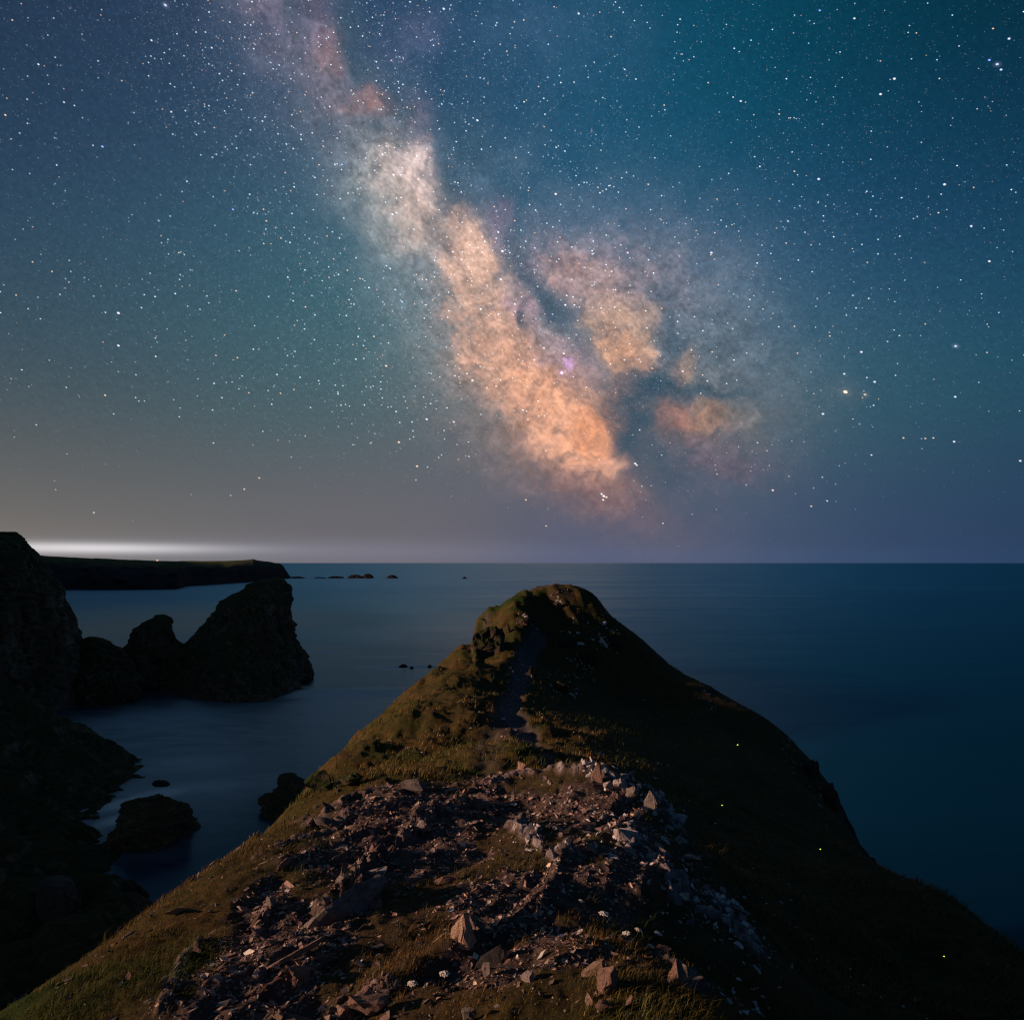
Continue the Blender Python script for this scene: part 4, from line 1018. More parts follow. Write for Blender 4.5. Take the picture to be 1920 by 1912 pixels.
# pale blocky outcrop down the right side of the knoll
add_cluster([(1100, 1448), (1180, 1458), (1230, 1488), (1262, 1530)], 110, 0.060, 'pale', (1.0, .6, 1.0), 1.4, .6, .8, 14)
add_cluster([(1130, 1530), (1180, 1580), (1240, 1600), (1262, 1560)], 125, 0.034, 'pale', (1.3, .6, .7), 1.2, .75, .6, 22)
add_cluster([(1215, 1630), (1280, 1660), (1330, 1690), (1390, 1740), (1430, 1800)], 170, 0.036, 'pale', (1.3, .55, .8), 1.4, .6, .8, 15)
add_cluster([(1340, 1680), (1370, 1715), (1395, 1770)], 70, 0.042, 'pale', (1.2, .6, .9), 1.4, .6, .8, 14)
add_cluster([(975, 1560), (1020, 1585), (1060, 1610)], 61, 0.041, 'pale', (1.3, .6, .7), 1.2, .75, .5, 14)
add_cluster([(1360, 1860), (1400, 1885), (1440, 1905)], 20, 0.030, 'pale', (1, .7, .7), 1.2, .4, .5, 12)
add_cluster([(1000, 1520), (1080, 1560), (1130, 1600)], 14, 0.035, 'pale', (1, .7, .6), 1.2, .4, .5, 25)
add_cluster([(1100, 1640), (1250, 1700), (1330, 1800)], 24, 0.018, 'pale', (1, .7, .5), 1.2, .5, .5, 40)
# warm-lit crest of the knoll
add_cluster([(800, 1500), (850, 1490), (900, 1470), (960, 1450), (1040, 1440)], 70, 0.060, 'pink', (1.5, .55, .5), .35, .5, .35, 12)
add_cluster([(770, 1560), (820, 1520), (870, 1500)], 44, 0.05, 'pink', (1.5, .5, .5), .3, .5, .35, 12)
add_cluster([(560, 1545), (640, 1500), (720, 1480), (850, 1465)], 60, 0.055, 'grey', (1.7, .55, .4), .3, .5, .25, 10)
add_cluster([(500, 1610), (580, 1570), (660, 1530), (760, 1500)], 70, 0.05, 'pink', (1.8, .5, .35), .3, .5, .25, 18)
add_cluster([(630, 1690), (665, 1640), (700, 1610), (740, 1590)], 60, 0.05, 'pink', (1.6, .5, .5), .25, .5, .35, 10)
add_cluster([(600, 1720), (650, 1680), (690, 1650)], 26, 0.055, 'grey', (1.4, .6, .6), .4, .5, .4, 12)
add_cluster([(560, 1850), (600, 1790), (640, 1750), (690, 1700), (740, 1650)], 70, 0.035, 'pink', (2.0, .5, .4), .25, .5, .3, 12)
add_cluster([(480, 1760), (540, 1700), (600, 1650)], 50, 0.032, 'pink', (2.2, .45, .3), .2, .5, .25, 20)
add_cluster([(620, 1900), (680, 1870), (720, 1850)], 36, 0.04, 'pink', (1.5, .6, .45), .4, .5, .3, 14)
add_cluster([(290, 1905), (320, 1850), (340, 1800), (370, 1770)], 30, 0.022, 'grey', (1.8, .5, .4), .3, .5, .3, 7)
add_cluster([(240, 1745), (330, 1675), (400, 1625), (470, 1580)], 40, 0.035, 'grey', (1.5, .6, .5), .5, .5, .3, 5)
add_cluster([(350, 1900), (480, 1850), (560, 1790), (640, 1820)], 120, 0.020, 'pink', (2.2, .6, .3), .35, .5, .3, 45)
add_cluster([(420, 1780), (520, 1650), (640, 1590)], 120, 0.020, 'pink', (2.0, .6, .3), .35, .5, .3, 40)
add_cluster([(700, 1620), (850, 1620), (950, 1650), (1000, 1700)], 90, 0.018, 'grey', (1.4, .7, .5), .8, .5, .3, 40)
add_cluster([(760, 1700), (900, 1720), (960, 1800), (800, 1850)], 90, 0.016, 'pink', (1.5, .7, .5), .8, .5, .3, 40)
add_cluster([(780, 1560), (900, 1540), (1000, 1500)], 40, 0.022, 'grey', (1.4, .7, .5), .8, .5, .3, 25)
add_cluster([(1000, 1850), (1150, 1870), (1250, 1880)], 46, 0.016, 'pink', (1.4, .7, .5), .9, .5, .3, 25)
# rocks on the far hill
add_cluster([(1060, 1180), (1100, 1200), (1170, 1190)], 60, 0.16, 'pale', (1.2, .7, .5), 1.2, .4, .5, 16)
add_cluster([(1030, 1265), (1050, 1290), (1080, 1300)], 40, 0.13, 'pale', (1.4, .6, .5), 1.2, .4, .5, 14)
add_cluster([(1075, 1240), (1100, 1265)], 40, 0.13, 'pale', (1.2, .6, .5), 1.2, .4, .5, 10)
add_cluster([(970, 1255), (990, 1262)], 14, 0.13, 'buff', (1.2, .7, .6), 1.2, .4, .5, 7)
add_cluster([(1475, 1395), (1490, 1440), (1530, 1490), (1555, 1530)], 90, 0.14, 'grey', (1.2, .6, .5), 1.2, .5, .5, 12)
add_cluster([(1320, 1300), (1335, 1330)], 16, 0.14, 'grey', (1.2, .6, .5), 1.2, .4, .5, 8)
add_cluster([(1040, 1125), (1055, 1110)], 14, 0.22, 'grey', (.8, .6, 1.), 1.2, .4, .4, 6)
add_cluster([(900, 1175), (925, 1150)], 12, 0.22, 'dark', (.8, .6, 1.), 1.2, .4, .4, 6)
add_cluster([(1000, 1180), (970, 1175)], 16, 0.17, 'pale', (1.5, .6, .5), 1.2, .4, .3, 6)
add_cluster([(930, 1380), (960, 1300), (985, 1240)], 30, 0.05, 'pale', (1.2, .8, .5), 1.2, .5, .3, 14)
add_cluster([(590, 1470), (650, 1455), (700, 1450)], 40, 0.12, 'dark', (1.5, .6, .5), .5, .5, .5, 12)
add_cluster([(1300, 1560), (1380, 1640), (1450, 1700)], 20, 0.03, 'pale', (1.4, .7, .5), 1.2, .5, .3, 12)

sx = np.array([s[0] for s in stones]); sy = np.array([s[1] for s in stones])
sz_ = height(sx, sy); sn = normals_at(sx, sy)
proj = np.array([s[2] for s in stones]) / sy
order = np.argsort(-proj)
N_OBJ = 0
rank = {}
proto_stone = {}
small_V, small_F, small_C = [], [], []
voff = 0
hullcache = {}
def low_rock(k):
    if k not in hullcache:
        bm = hull_rock(rand_pts(np.random.default_rng(900 + k), 9, 1.0, 0.5 * (k % 2)))
        bm.verts.ensure_lookup_table()
        hullcache[k] = (np.array([v.co for v in bm.verts]), np.array([[l.vert.index for l in f.loops] for f in bm.faces])); bm.free()
    return hullcache[k]
CT = {'pink': (0.32, 0.23, 0.21), 'grey': (0.24, 0.22, 0.225), 'pale': (0.5, 0.48, 0.52), 'buff': (0.42, 0.31, 0.25), 'dark': (0.05, 0.05, 0.055)}
LIMIT = 285
for idx in order:
    x, y, a, b, c, yaw, pitch, roll, kind, (where, grp) = stones[idx]
    m = frame_on(sn[idx], yaw, pitch, roll)
    z = sz_[idx] - c * 0.10
    if N_OBJ < LIMIT and y < 14:
        me = VAR[kind][int(idx) % 7]
        o = bpy.data.objects.new('stone', me)
        o.matrix_world = Matrix.Translation((x, y, z)) @ m @ Matrix.Diagonal((a, b, c, 1))
        rank[grp] = rank.get(grp, 0) + 1
        noun = {'pink': 'pinkish shale stone', 'grey': 'grey shale stone', 'pale': 'pale rough block', 'buff': 'buff stone', 'dark': 'dark slaty stone'}[kind]
        if rank[grp] == 1: tag(o, 'largest ' + noun + ' ' + where, 'stone', grp)
        elif rank[grp] == 2: tag(o, 'second largest ' + noun + ' ' + where, 'stone', grp)
        else: tag(o, 'smaller ' + noun + ' ' + where, 'stone', grp)
        COL.objects.link(o)
        N_OBJ += 1
    else:
        v, f = low_rock(int(idx) % 9)
        mm = np.array((m @ Matrix.Diagonal((a, b, c, 1))).to_3x3())
        small_V.append(v @ mm.T + np.array([x, y, z])); small_F.append(f + voff); voff += len(v)
        small_C.append(np.repeat((np.array(CT[kind]) * rng.uniform(.6, 1.35))[None], len(v), 0))
o = mesh_np('loose_stones', np.concatenate(small_V), np.concatenate(small_F), M['chips'], False, np.concatenate(small_C))
tag(o, 'small loose stones scattered over the ridge and the far hill', 'stones', kind='stuff')

# scree: thin chips of shale, far too many to count
def scree():
    n = 170000
    yy = 2.3 * (10.5 / 2.3) ** rng.random(n)
    xx = rng.uniform(-0.62, 0.45, n) * yy
    t_, p_, nr_ = masks(xx, yy)
    dens = (1 - t_) * nr_ * (1 - smooth(1.4, 1.9, np.abs(xx))) + 0.5 * p_ * (yy < 9)
    dens = dens * (0.35 + 0.65 * smooth(-0.5, 0.6, fbm2(xx * 2.5, yy * 2.5, 3, 207)))
    keep = rng.random(n) < np.clip(dens, 0.025, 1) * 0.62
    xx, yy = xx[keep], yy[keep]; m = len(xx)
    z = height(xx, yy); nn = normals_at(xx, yy)
    L = 0.0060 * np.exp(rng.normal(0, 0.6, m)) * (0.55 + 0.17 * yy); Wd_ = L * rng.uniform(0.3, 0.75, m); Hh = L * rng.uniform(0.12, 0.4, m)
    yaw = STRIKE + rng.normal(0, 0.55, m)
    fw = np.stack([np.cos(yaw), np.sin(yaw), np.zeros(m)], -1)
    nn = nn + rng.normal(0, 0.33, (m, 3)); nn /= np.linalg.norm(nn, axis=1)[:, None]
    fw -= nn * (fw * nn).sum(1)[:, None]; fw /= np.linalg.norm(fw, axis=1)[:, None]
    sd = np.cross(nn, fw)
    C0 = np.stack([xx, yy, z + Hh * 0.3], -1)
    base = np.array([[1, .1, .2], [.2, 1, .9], [-.9, .3, 1], [-.4, -.9, .7], [.5, -.8, 1], [0, 0, -1]])
    V = np.zeros((m, 6, 3))
    for k in range(6):
        j = base[k] + rng.normal(0, 0.22, (m, 3))
        V[:, k] = C0 + fw * (j[:, 0] * L)[:, None] + sd * (j[:, 1] * Wd_)[:, None] + nn * (j[:, 2] * Hh)[:, None]
    fs = np.array([[0, 1, 2], [0, 2, 3], [0, 3, 4], [5, 1, 0], [5, 2, 1], [5, 3, 2], [5, 4, 3], [5, 0, 4]])
    Fc = (np.arange(m)[:, None, None] * 6 + fs[None]).reshape(-1, 3)
    t = rng.random(m)[:, None]
    col = np.where(t < .55, np.array([0.27, 0.175, 0.155]), np.where(t < .84, np.array([0.22, 0.18, 0.185]), np.array([0.56, 0.42, 0.35]))) * np.exp(rng.normal(-0.1, 0.45, (m, 1)))
    o = mesh_np('scree', V.reshape(-1, 3), Fc, M['chips'], False, np.repeat(np.clip(col, 0, .6), 6, 0))
    tag(o, 'broken purplish shale chips covering the near ridge', 'scree', kind='stuff')
scree()

# grass
def grass(name, n, y0, y1, xlim, hgt, wid, seed, label):
    r = np.random.default_rng(seed)
    yy = y0 * (y1 / y0) ** r.random(n); xx = r.uniform(-0.72, 0.72, n) * yy
    t_, p_, nr_ = masks(xx, yy)
    cl = smooth(-0.35, 0.45, fbm2(xx * xlim, yy * xlim, 3, seed + 3))
    keep = r.random(n) < np.clip(t_ * (1 - p_) * (0.25 + 0.75 * cl), 0, 1)
    z0 = base_h(xx, yy)
    keep &= z0 > -15
    xx, yy, cl = xx[keep], yy[keep], cl[keep]; m = len(xx)
    z = height(xx, yy)
    H = hgt * np.exp(r.normal(0, 0.35, m)) * (0.55 + 0.8 * cl); Wb = wid * r.uniform(.6, 1.3, m)
    ang = r.uniform(0, 2 * np.pi, m); lean = r.uniform(0.2, 0.95, m)
    dx, dy = np.cos(ang), np.sin(ang)
    ldx, ldy = np.cos(ang + 1.57) * lean + 0.35, np.sin(ang + 1.57) * lean
    P = np.stack([xx, yy, z - 0.1 * H], -1)
    side = np.stack([dx, dy, 0 * dx], -1) * Wb[:, None] * 0.5
    mid = P + np.stack([ldx * 0.3, ldy * 0.3, 0.62 + 0 * dx], -1) * H[:, None]
    tip = P + np.stack([ldx, ldy, 1.0 - 0.35 * lean], -1) * H[:, None]
    V = np.stack([P - side, P + side, mid - side * .7, mid + side * .7, tip], 1).reshape(-1, 3)
    fs = np.array([[0, 1, 3], [0, 3, 2], [2, 3, 4]])
    Fc = (np.arange(m)[:, None, None] * 5 + fs[None]).reshape(-1, 3)
    w = np.clip(0.5 + 0.9 * fbm2(xx * 0.8, yy * 0.8, 4, 221), 0, 1)[:, None]; w2 = r.random((m, 1))
    green, straw, rust = np.array([0.052, 0.072, 0.018]), np.array([0.125, 0.095, 0.038]), np.array([0.135, 0.074, 0.027])
    c = green * (1 - w) + np.where(w2 < .5, straw, rust) * w
    lushx = np.clip(smooth(-1.5, -2.1, xx) * (yy < 4.3), 0, 1)[:, None] * 0.6
    c = c * (1 - lushx) + np.array([0.035, 0.06, 0.010]) * lushx
    c = c * np.exp(r.normal(0, 0.3, (m, 1))) * (1.0 + 0.35 * smooth(12, 25, yy))[:, None]
    o = mesh_np(name, V, Fc, M['grass'], False, np.repeat(np.clip(c, 0, .4), 5, 0))
    tag(o, label, 'grass', kind='stuff')
grass('grass', 150000, 2.3, 11, 2.2, 0.030, 0.0022, 31, 'short rusty and green grass growing in tufts on the near ridge')
grass('hillside_grass', 130000, 9, 52, 0.9, 0.10, 0.014, 41, 'dull olive and brown grass covering the slopes of the far hill')

# ------------------------------------------------------------------ individual rocks the photograph lets one pick out
def put(px, py, sink=0.0):
    x, y = ground_at(px, py); x, y = float(x[0]), float(y[0])
    return Vector((x, y, float(height(np.array([x]), np.array([y]))[0]) - sink))
def hero(name, px, py, w_px, h_px, mat, label, cat, seed, depth=0.8, pts=None, yaw=0.0, sub=2, disp=0.05, sink=0.12, lie=False):
    """a rock w_px wide and h_px high in the photograph, its foot at (px, py)"""
    p = put(px, py)
    W = w_px / F * p.y; H = h_px / F * p.y
    if pts is None: pts = rand_pts(np.random.default_rng(seed), 14)
    else: pts = np.array(pts, float)
    pts = pts - np.array([0, 0, pts[:, 2].min()]); ext = pts.max(0) - pts.min(0)
    pts = pts / ext
    pts[:, 0] -= (pts[:, 0].max() + pts[:, 0].min()) / 2; pts[:, 1] -= (pts[:, 1].max() + pts[:, 1].min()) / 2
    pts = pts * 2.0; pts[:, 2] -= 0.0
    bm = hull_rock(pts, sub, disp * 2, seed, 1.6)
    me = bm_mesh(name, bm, M[mat])
    o = bpy.data.objects.new(name, me); COL.objects.link(o)
    Hs = H * (1 + sink)
    if lie:      # a slab lying along the slope away from the camera
        D_ = H / (py - HY) * F; Hs = 0.28 * W + 0.06 * D_
        z2 = float(height(np.array([p.x]), np.array([p.y + D_]))[0])
        o.matrix_world = Matrix.Translation((p.x, p.y + D_ / 2, (p.z + z2) / 2 - 0.3 * Hs)) @ Matrix.Rotation(math.atan2(z2 - p.z, D_), 4, 'X') @ Matrix.Rotation(-yaw, 4, 'Z') @ Matrix.Diagonal((W / 2, D_ / 2, Hs / 2, 1))
    else:
        o.matrix_world = Matrix.Translation((p.x, p.y, p.z - sink * H)) @ Matrix.Rotation(yaw, 4, 'Z') @ Matrix.Diagonal((W / 2, W / 2 * depth, Hs / 2, 1))
    tag(o, label, cat)
    return o
hero('rock', 868, 1768, 52, 54, 'stone_buff', 'pointed orange-lit rock standing highest in the middle foreground', 'rock', 5, 1.0,
     [(-1, -.5, 0), (-.2, -1, 0), (.5, -.9, 0), (1, .2, 0), (.4, 1, 0), (-.6, .8, 0), (-.75, -.3, 1.1), (.05, -.25, 2), (.25, 0, 1.95), (-.55, .3, 1.2), (.35, -.5, .8), (.1, -.75, .7)])
hero('rock', 903, 1745, 48, 26, 'stone_grey', 'low grey slab leaning against the right of the pointed rock', 'rock', 6, .8,
     [(-1, -.6, 0), (-.2, -.9, 0), (1, -.3, 0), (.9, .5, 0), (-.8, .9, 0), (-.9, -.2, 1.9), (-.6, .4, 1.8), (.2, -.1, 1.2), (.8, 0, .45)])
hero('rock', 1112, 1822, 54, 30, 'stone_buff', 'wedge-shaped buff rock, upper left of the lit pair', 'rock', 7, .8,
     [(-1, -.6, 0), (.8, -.8, 0), (1, .4, 0), (-.4, .9, 0), (-.95, 0, .3), (.55, -.4, 2), (.85, .2, 1.9), (0, .3, 1.4), (-.3, -.4, 1.0)])
hero('rock', 1140, 1856, 44, 50, 'stone_pink', 'rounded pink rock, lower right of the lit pair', 'rock', 8, .9)
hero('rock', 1132, 1846, 24, 20, 'stone_buff', 'small bright buff stone at the front of the pink rock', 'rock', 9, .8)
hero('rock', 1268, 1842, 46, 44, 'stone_pink', 'pinkish rock with a rounded peak right of the lit pair', 'rock', 10, .9,
     [(-1, -.7, 0), (.7, -.9, 0), (1, .4, 0), (-.4, .9, 0), (-.8, -.3, .9), (-.1, -.2, 2), (.4, .1, 1.9), (.8, -.1, .9), (0, -.8, .9)])
hero('rock', 1300, 1856, 44, 26, 'stone_grey', 'low grey rock on the right flank of the pinkish peak', 'rock', 11, .9)
hero('rock', 1238, 1800, 44, 20, 'stone_pink', 'thin ledge of pink rock behind the grass on the right', 'rock', 12, .5)
hero('rock', 928, 1786, 74, 28, 'stone_dark', 'low blue-black slab set in the turf', 'rock', 13, .8,
     [(-1, -.5, 0), (.3, -.9, 0), (1, -.2, 0), (.8, .6, 0), (-.8, .8, 0), (-.5, -.2, 1.2), (.1, 0, 2), (.7, 0, 1.5), (.3, .4, 1.9)])
hero('rock', 988, 1842, 26, 20, 'stone_pale', 'small white stone in the grass below the dark slab', 'rock', 14, .8)
hero('rock', 912, 1818, 18, 26, 'stone_grey', 'upright grey stone just below the dark slab', 'rock', 15, .8)
hero('rock', 505, 1724, 22, 20, 'stone_grey', 'rounded blue-grey cobble beside the long ribbed slab', 'rock', 16, 1)
hero('rock', 484, 1742, 12, 82, 'stone_pink', 'long narrow ribbed slab sloping down to the left', 'rock', 17, .6,
     [(-1, -1, 0), (1, -1, 0), (.4, .8, 0), (-.6, .8, 0), (-.8, -.9, .5), (.2, -.8, .7), (.9, .9, 2), (.3, 1, 1.9), (.5, .5, 1.6)], yaw=.25, lie=True)
hero('rock', 530, 1838, 22, 74, 'stone_buff', 'long splintered buff slab in the middle of the scree', 'rock', 18, .35,
     [(-1, -1, 0), (-.2, -1, 0), (.9, .4, 0), (.6, .9, 0), (-.9, -.8, .3), (-.2, -.4, .8), (1, .8, 2), (.7, .9, 1.8), (.4, .1, 1.3)], yaw=.55, lie=True)
hero('rock', 790, 1566, 34, 22, 'stone_grey', 'rounded grey-green rock above the scree', 'rock', 19, .9)
hero('rock', 906, 1508, 42, 26, 'stone_pink', 'low triangular rock near the crest of the knoll', 'rock', 20, .7)
hero('rock', 1118, 1464, 26, 34, 'stone_pink', 'pointed rock standing on the crest of the knoll', 'rock', 21, .7,
     [(-1, -.7, 0), (.8, -.8, 0), (1, .5, 0), (-.6, .8, 0), (.1, -.1, 2), (.4, .1, 1.9), (-.6, 0, .9), (.8, -.3, 1.2)])
hero('rock', 1078, 1428, 20, 13, 'stone_buff', 'stick-like stone jutting up from the top of the knoll', 'rock', 22, .4,
     [(-1, -.5, 0), (-.6, .5, 0), (.7, -.5, 1.4), (1, 0, 1.7), (.8, .5, 2), (-.9, 0, .5)])
hero('rock', 1218, 1518, 28, 34, 'stone_grey', 'pointed grey rock at the right shoulder of the knoll', 'rock', 23, .8,
     [(-1, -.7, 0), (.8, -.8, 0), (1, .5, 0), (-.6, .8, 0), (.0, 0, 2), (.3, .1, 1.9), (-.8, -.2, 1.1), (.9, -.3, 1.1)])
hero('rock', 1184, 1496, 24, 26, 'stone_grey', 'blocky grey rock left of the tall pointed one', 'rock', 24, .9)
hero('rock', 1140, 1476, 18, 18, 'stone_pale', 'small blocky pale rock just below the crest', 'rock', 25, .9)
hero('rock', 664, 1688, 30, 44, 'stone_pink', 'steep pink ledge catching the light left of centre', 'rock', 26, .6,
     [(-1, -1, 0), (.2, -1, 0), (1, .2, 0), (.3, 1, 0), (-.4, -.7, .9), (.3, -.2, 1.5), (.8, .5, 2), (1, .3, 1.8), (.9, 0, .9)])
hero('rock', 706, 1646, 40, 26, 'stone_pale', 'lilac-grey blocks in shade behind the pink ledge', 'rock', 27, .8)
hero('rock', 835, 1655, 50, 16, 'stone_pink', 'long pink rock with a bulbous right end', 'rock', 30, .5)
hero('rock', 772, 1752, 18, 40, 'stone_grey', 'pair of long grey ribs slanting down to the left', 'rock', 31, .35,
     [(-1, -1, 0), (-.6, -1, .2), (.9, .6, 0), (1, 1, 0), (.9, .8, 2), (.5, .9, 1.9), (.2, .1, 1.2), (-.4, -.4, .7)], yaw=.7, lie=True)
hero('rock', 690, 1892, 74, 40, 'stone_pink', 'cluster-like pink rock at the bottom edge', 'rock', 32, .8)
hero('rock', 560, 1904, 60, 30, 'stone_pink', 'flat pink-brown rock at the bottom edge left of centre', 'rock', 33, .8)
hero('rock', 523, 1906, 22, 22, 'stone_buff', 'angular buff stone near the bottom edge', 'rock', 34, .8)
hero('rock', 880, 1908, 30, 24, 'stone_grey', 'smooth grey stone at the bottom edge in the grass', 'rock', 35, .8)
hero('rock', 1130, 1890, 30, 22, 'stone_pink', 'small pink stone low in the grass below the lit pair', 'rock', 36, .8)
hero('rock', 370, 1790, 18, 16, 'stone_pink', 'pink stone at the edge of the grass strip', 'rock', 37, .8)
hero('rock', 242, 1836, 16, 14, 'stone_pink', 'lone pink stone lying out in the green grass at left', 'rock', 38, .8)
hero('rock', 610, 1550, 46, 20, 'stone_grey', 'long grey slab near the left end of the knoll', 'rock', 39, .5)
hero('rock', 775, 1478, 52, 22, 'stone_grey', 'grey-pink slab on the skyline at the left of the knoll', 'rock', 40, .6)
# far hill rocks
hero('crag', 1062, 1206, 30, 18, 'crag', 'low dark crag to the right of the summit path', 'crag', 45, .8, disp=.1, sink=.3)
hero('crag', 1100, 1246, 34, 22, 'crag', 'broken dark crag halfway down the shaded face of the far hill', 'crag', 46, .8, disp=.1, sink=.3)
hero('crag', 1150, 1204, 26, 18, 'crag', 'small dark crag high on the right shoulder of the far hill', 'crag', 47, .8, disp=.1, sink=.3)
hero('crag', 1050, 1292, 34, 16, 'crag', 'low ledge of rock where the path steepens', 'crag', 48, .8, disp=.1, sink=.3)
hero('crag', 1556, 1512, 34, 44, 'crag', 'dark crag on the sea edge of the right skyline', 'crag', 49, .8, disp=.1, sink=.3)
hero('crag', 1522, 1462, 30, 30, 'crag', 'upper dark crag on the right skyline', 'crag', 50, .8, disp=.1, sink=.3)
hero('crag', 600, 1484, 54, 34, 'crag', 'dark rocky hollow edge at the left foot of the far hill', 'crag', 51, .8, disp=.1, sink=.3)
hero('crag', 660, 1470, 40, 22, 'crag', 'dark outcrop just behind the left end of the knoll', 'crag', 52, .8, disp=.1, sink=.3)
hero('rock', 985, 1190, 40, 14, 'crag', 'square dark rock ledge just below the summit path', 'rock', 41, .7)
hero('crag', 914, 1212, 62, 50, 'crag', 'dark turf-capped crag on the left shoulder of the far hill', 'crag', 42, .8,
     [(-1, -.8, 0), (1, -.6, .2), (1, .8, 0), (-.9, .8, 0), (-.86, -.5, 1.3), (-.7, -.2, 1.62), (-.3, 0, 1.85), (.6, .3, 2), (.9, .4, 1.9), (.1, -.7, .9)], sub=3, disp=.09, sink=.15)
hero('rock', 1046, 1128, 18, 16, 'crag', 'grey crag among the turf near the summit of the far hill', 'rock', 43, .7, sink=.3)
hero('rock', 953, 1198, 8, 22, 'crag', 'thin upright rock at the left of the square ledge', 'rock', 44, .7)

# ------------------------------------------------------------------ white flowers
def flower_parts(r_head, h, seed):
    r = np.random.default_rng(seed)
    head = bmesh.new()
    nfl = 22
    for k in range(nfl):
        rr = r_head * math.sqrt((k + .5) / nfl); a = k * 2.4
        z = h + 0.25 * r_head * (1 - (rr / r_head) ** 2) + r.normal(0, .03 * r_head)
        m = Matrix.Translation((rr * math.cos(a), rr * math.sin(a), z)) @ Matrix.Diagonal((1, 1, .45, 1))
        bmesh.ops.create_icosphere(head, subdivisions=1, radius=r_head * .26, matrix=m)
    st_ = bmesh.new()
    def tube(p0, p1, w):
        p0, p1 = Vector(p0), Vector(p1); d = (p1 - p0)
        m = Matrix.Translation((p0 + p1) / 2) @ d.to_track_quat('Z', 'Y').to_matrix().to_4x4()
        bmesh.ops.create_cone(st_, cap_ends=True, segments=5, radius1=w, radius2=w * .7, depth=d.length, matrix=m)
    tube((0, 0, -.02), (0, 0, h * .75), r_head * .07)
    for k in range(7):
        a = k * .9; tube((0, 0, h * .74), (r_head * .7 * math.cos(a), r_head * .7 * math.sin(a), h), r_head * .035)
    return head, st_
hb, sb = flower_parts(1.0, 3.0, 3)
FH = bm_mesh('flower_head', hb, M['petal'], True); FS = bm_mesh('stem', sb, M['stem'])
def flower(px, py, w_px, label, group='white flower heads in the grass', tilt=0.0, near_ground=1.0):
    x, y = ground_at(px, py + 1.0 * w_px * near_ground)
    if np.isnan(y[0]): return
    x, y = float(x[0]), float(y[0]); z = float(height(np.array([x]), np.array([y]))[0])
    e = bpy.data.objects.new('white_flower', None); COL.objects.link(e)
    r_head = 0.85 * w_px / F * y / 2
    e.matrix_world = Matrix.Translation((x, y, z)) @ Matrix.Rotation(tilt, 4, 'Y') @ Matrix.Rotation(px * 1.3, 4, 'Z') @ Matrix.Diagonal((r_head, r_head, r_head * min(1.0, .9), 1))
    e.empty_display_size = 0.1
    for nm, me in (('flower_head', FH), ('stem', FS)):
        c = bpy.data.objects.new(nm, me); COL.objects.link(c); c.parent = e
    tag(e, label, 'flower', group)
flower(1129, 1708, 22, 'largest white flower head, alone above the grass right of centre', tilt=.15)
flower(1095, 1738, 13, 'small cream flower head below and left of the largest one', tilt=-.4)
flower(1177, 1753, 18, 'white flower head, left one of the touching pair', tilt=-.1)
flower(1192, 1747, 16, 'white flower head, right one of the touching pair', tilt=.3)
flower(1227, 1747, 18, 'thin white flower head right of the touching pair', tilt=.35)
flower(1214, 1770, 15, 'pale greenish flower head under the touching pair', tilt=.4)
flower(1086, 1685, 13, 'small white flower head below the pink-lit stones', tilt=.3)
flower(832, 1825, 23, 'flat white flower head, right one of the two at lower centre', tilt=.05)
flower(772, 1838, 22, 'flat white flower head, left one of the two at lower centre', tilt=.05)
flower(808, 1841, 13, 'small tilted white flower head between the two flat ones', tilt=-.7)
flower(1382, 1835, 12, 'round white flower head in the dark at lower right', tilt=.2)
flower(1394, 1686, 9, 'small white flower head by the dark path below the outcrop', tilt=.1)
flower(1130, 1432, 8, 'tiny white flower head on the skyline of the knoll', tilt=.0)
flower(1187, 1441, 7, 'tiny white flower head at the right end of the knoll skyline', tilt=.0)
fl_pts = []
FLW = ['beside the dark path below the white rib', 'on the dark slope just behind the knoll', 'low on the slope at the lower right', 'on the grassy hollow under the far hill', 'on the lit left slope of the far hill']
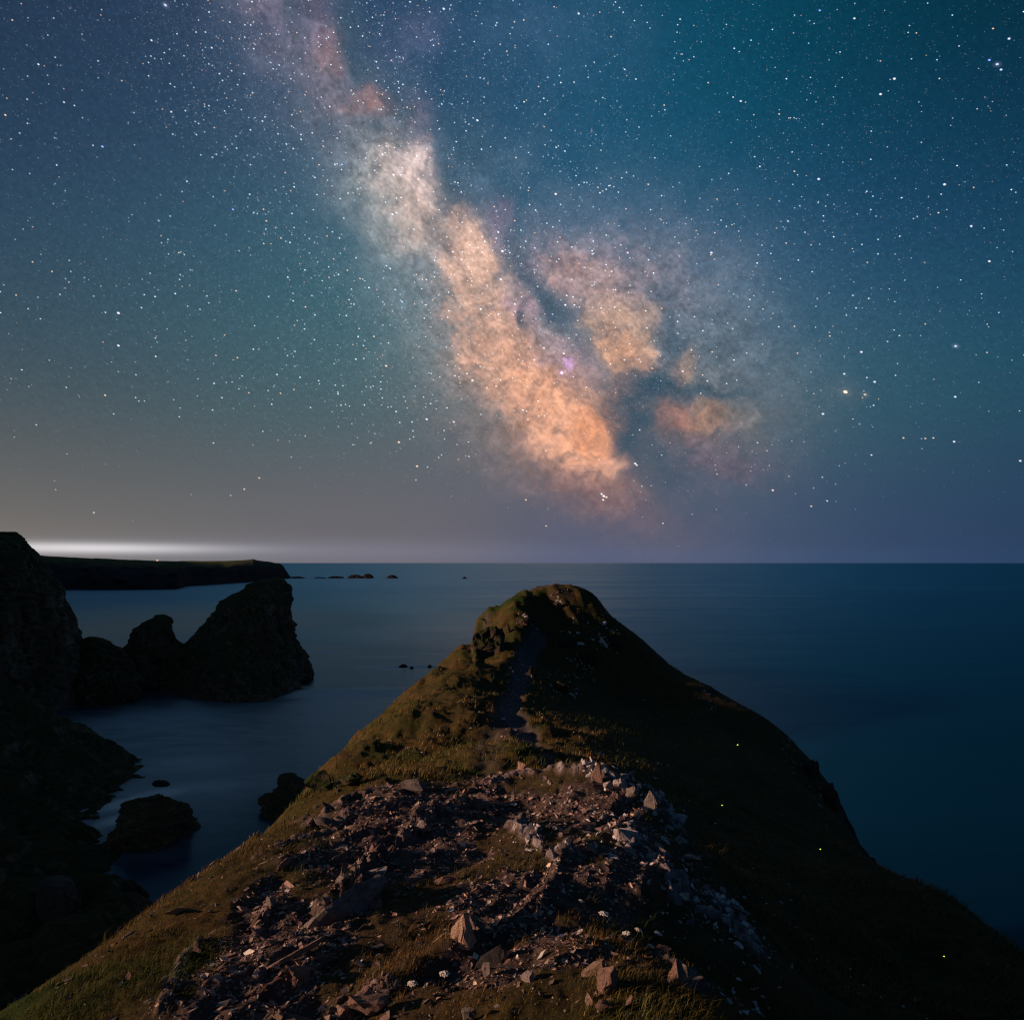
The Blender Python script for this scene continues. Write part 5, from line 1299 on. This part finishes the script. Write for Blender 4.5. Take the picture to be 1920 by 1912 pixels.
for fk, (poly, n, j) in enumerate([([(1330, 1560), (1450, 1680), (1500, 1760), (1640, 1900)], 30, 12), ([(1150, 1400), (1300, 1500), (1340, 1540)], 12, 20), ([(1560, 1800), (1650, 1850), (1780, 1890)], 14, 16), ([(1060, 1370), (1200, 1340), (1250, 1310)], 10, 16), ([(700, 1400), (880, 1370), (830, 1290)], 10, 25)]):
    poly = np.array(poly, float); seg = np.linalg.norm(np.diff(poly, axis=0), axis=1); cum = np.concatenate([[0], np.cumsum(seg)])
    t = rng.uniform(0, cum[-1], n)
    for a, b in zip(np.interp(t, cum, poly[:, 0]) + rng.normal(0, j, n), np.interp(t, cum, poly[:, 1]) + rng.normal(0, j, n)):
        flower(a, b, 4.2 * math.exp(rng.normal(0, .25)), 'tiny white flower head, a pale speck ' + FLW[fk], 'tiny pale flowers ' + FLW[fk], rng.normal(0, .4))

# ------------------------------------------------------------------ small lights
glow = mat_emit('glow_worm_light', (0.62, 0.85, 0.05), 2.6)
def dot(name, px, py, r_px, mat, label, cat, group=None, dy=0.0, Y=None):
    if Y is None:
        x, y = ground_at(px, py); x, y = float(x[0]), float(y[0]); z = float(height(np.array([x]), np.array([y]))[0])
    else:
        v = at(px, py, Y); x, y, z = v
    rr = r_px / F * y
    bm = bmesh.new(); bmesh.ops.create_icosphere(bm, subdivisions=2, radius=rr, matrix=Matrix.Diagonal((1.2, .7, .8, 1)))
    me = bm_mesh(name, bm, mat, True)
    o = bpy.data.objects.new(name, me); COL.objects.link(o); o.location = (x, y, z + rr * 1.6)
    tag(o, label, cat, group)
for px, py, lab in [(1383, 1396, 'uppermost yellow-green point of light in the dark grass'), (1354, 1512, 'leftmost yellow-green point of light in the dark grass'), (1538, 1598, 'yellow-green point of light near the dip of the right skyline'), (1770, 1791, 'yellow-green point of light farthest down to the right')]:
    dot('glow_worm', px, py, 0.95, glow, lab, 'glow worm', 'glow worms in the dark grass')
dot('lamp', 295, 1052.8, 1.5, mat_emit('warm_lamp_light', (1.0, 0.50, 0.34), 1.3), 'tiny warm light of a building on the crest of the far headland', 'light', Y=1350)
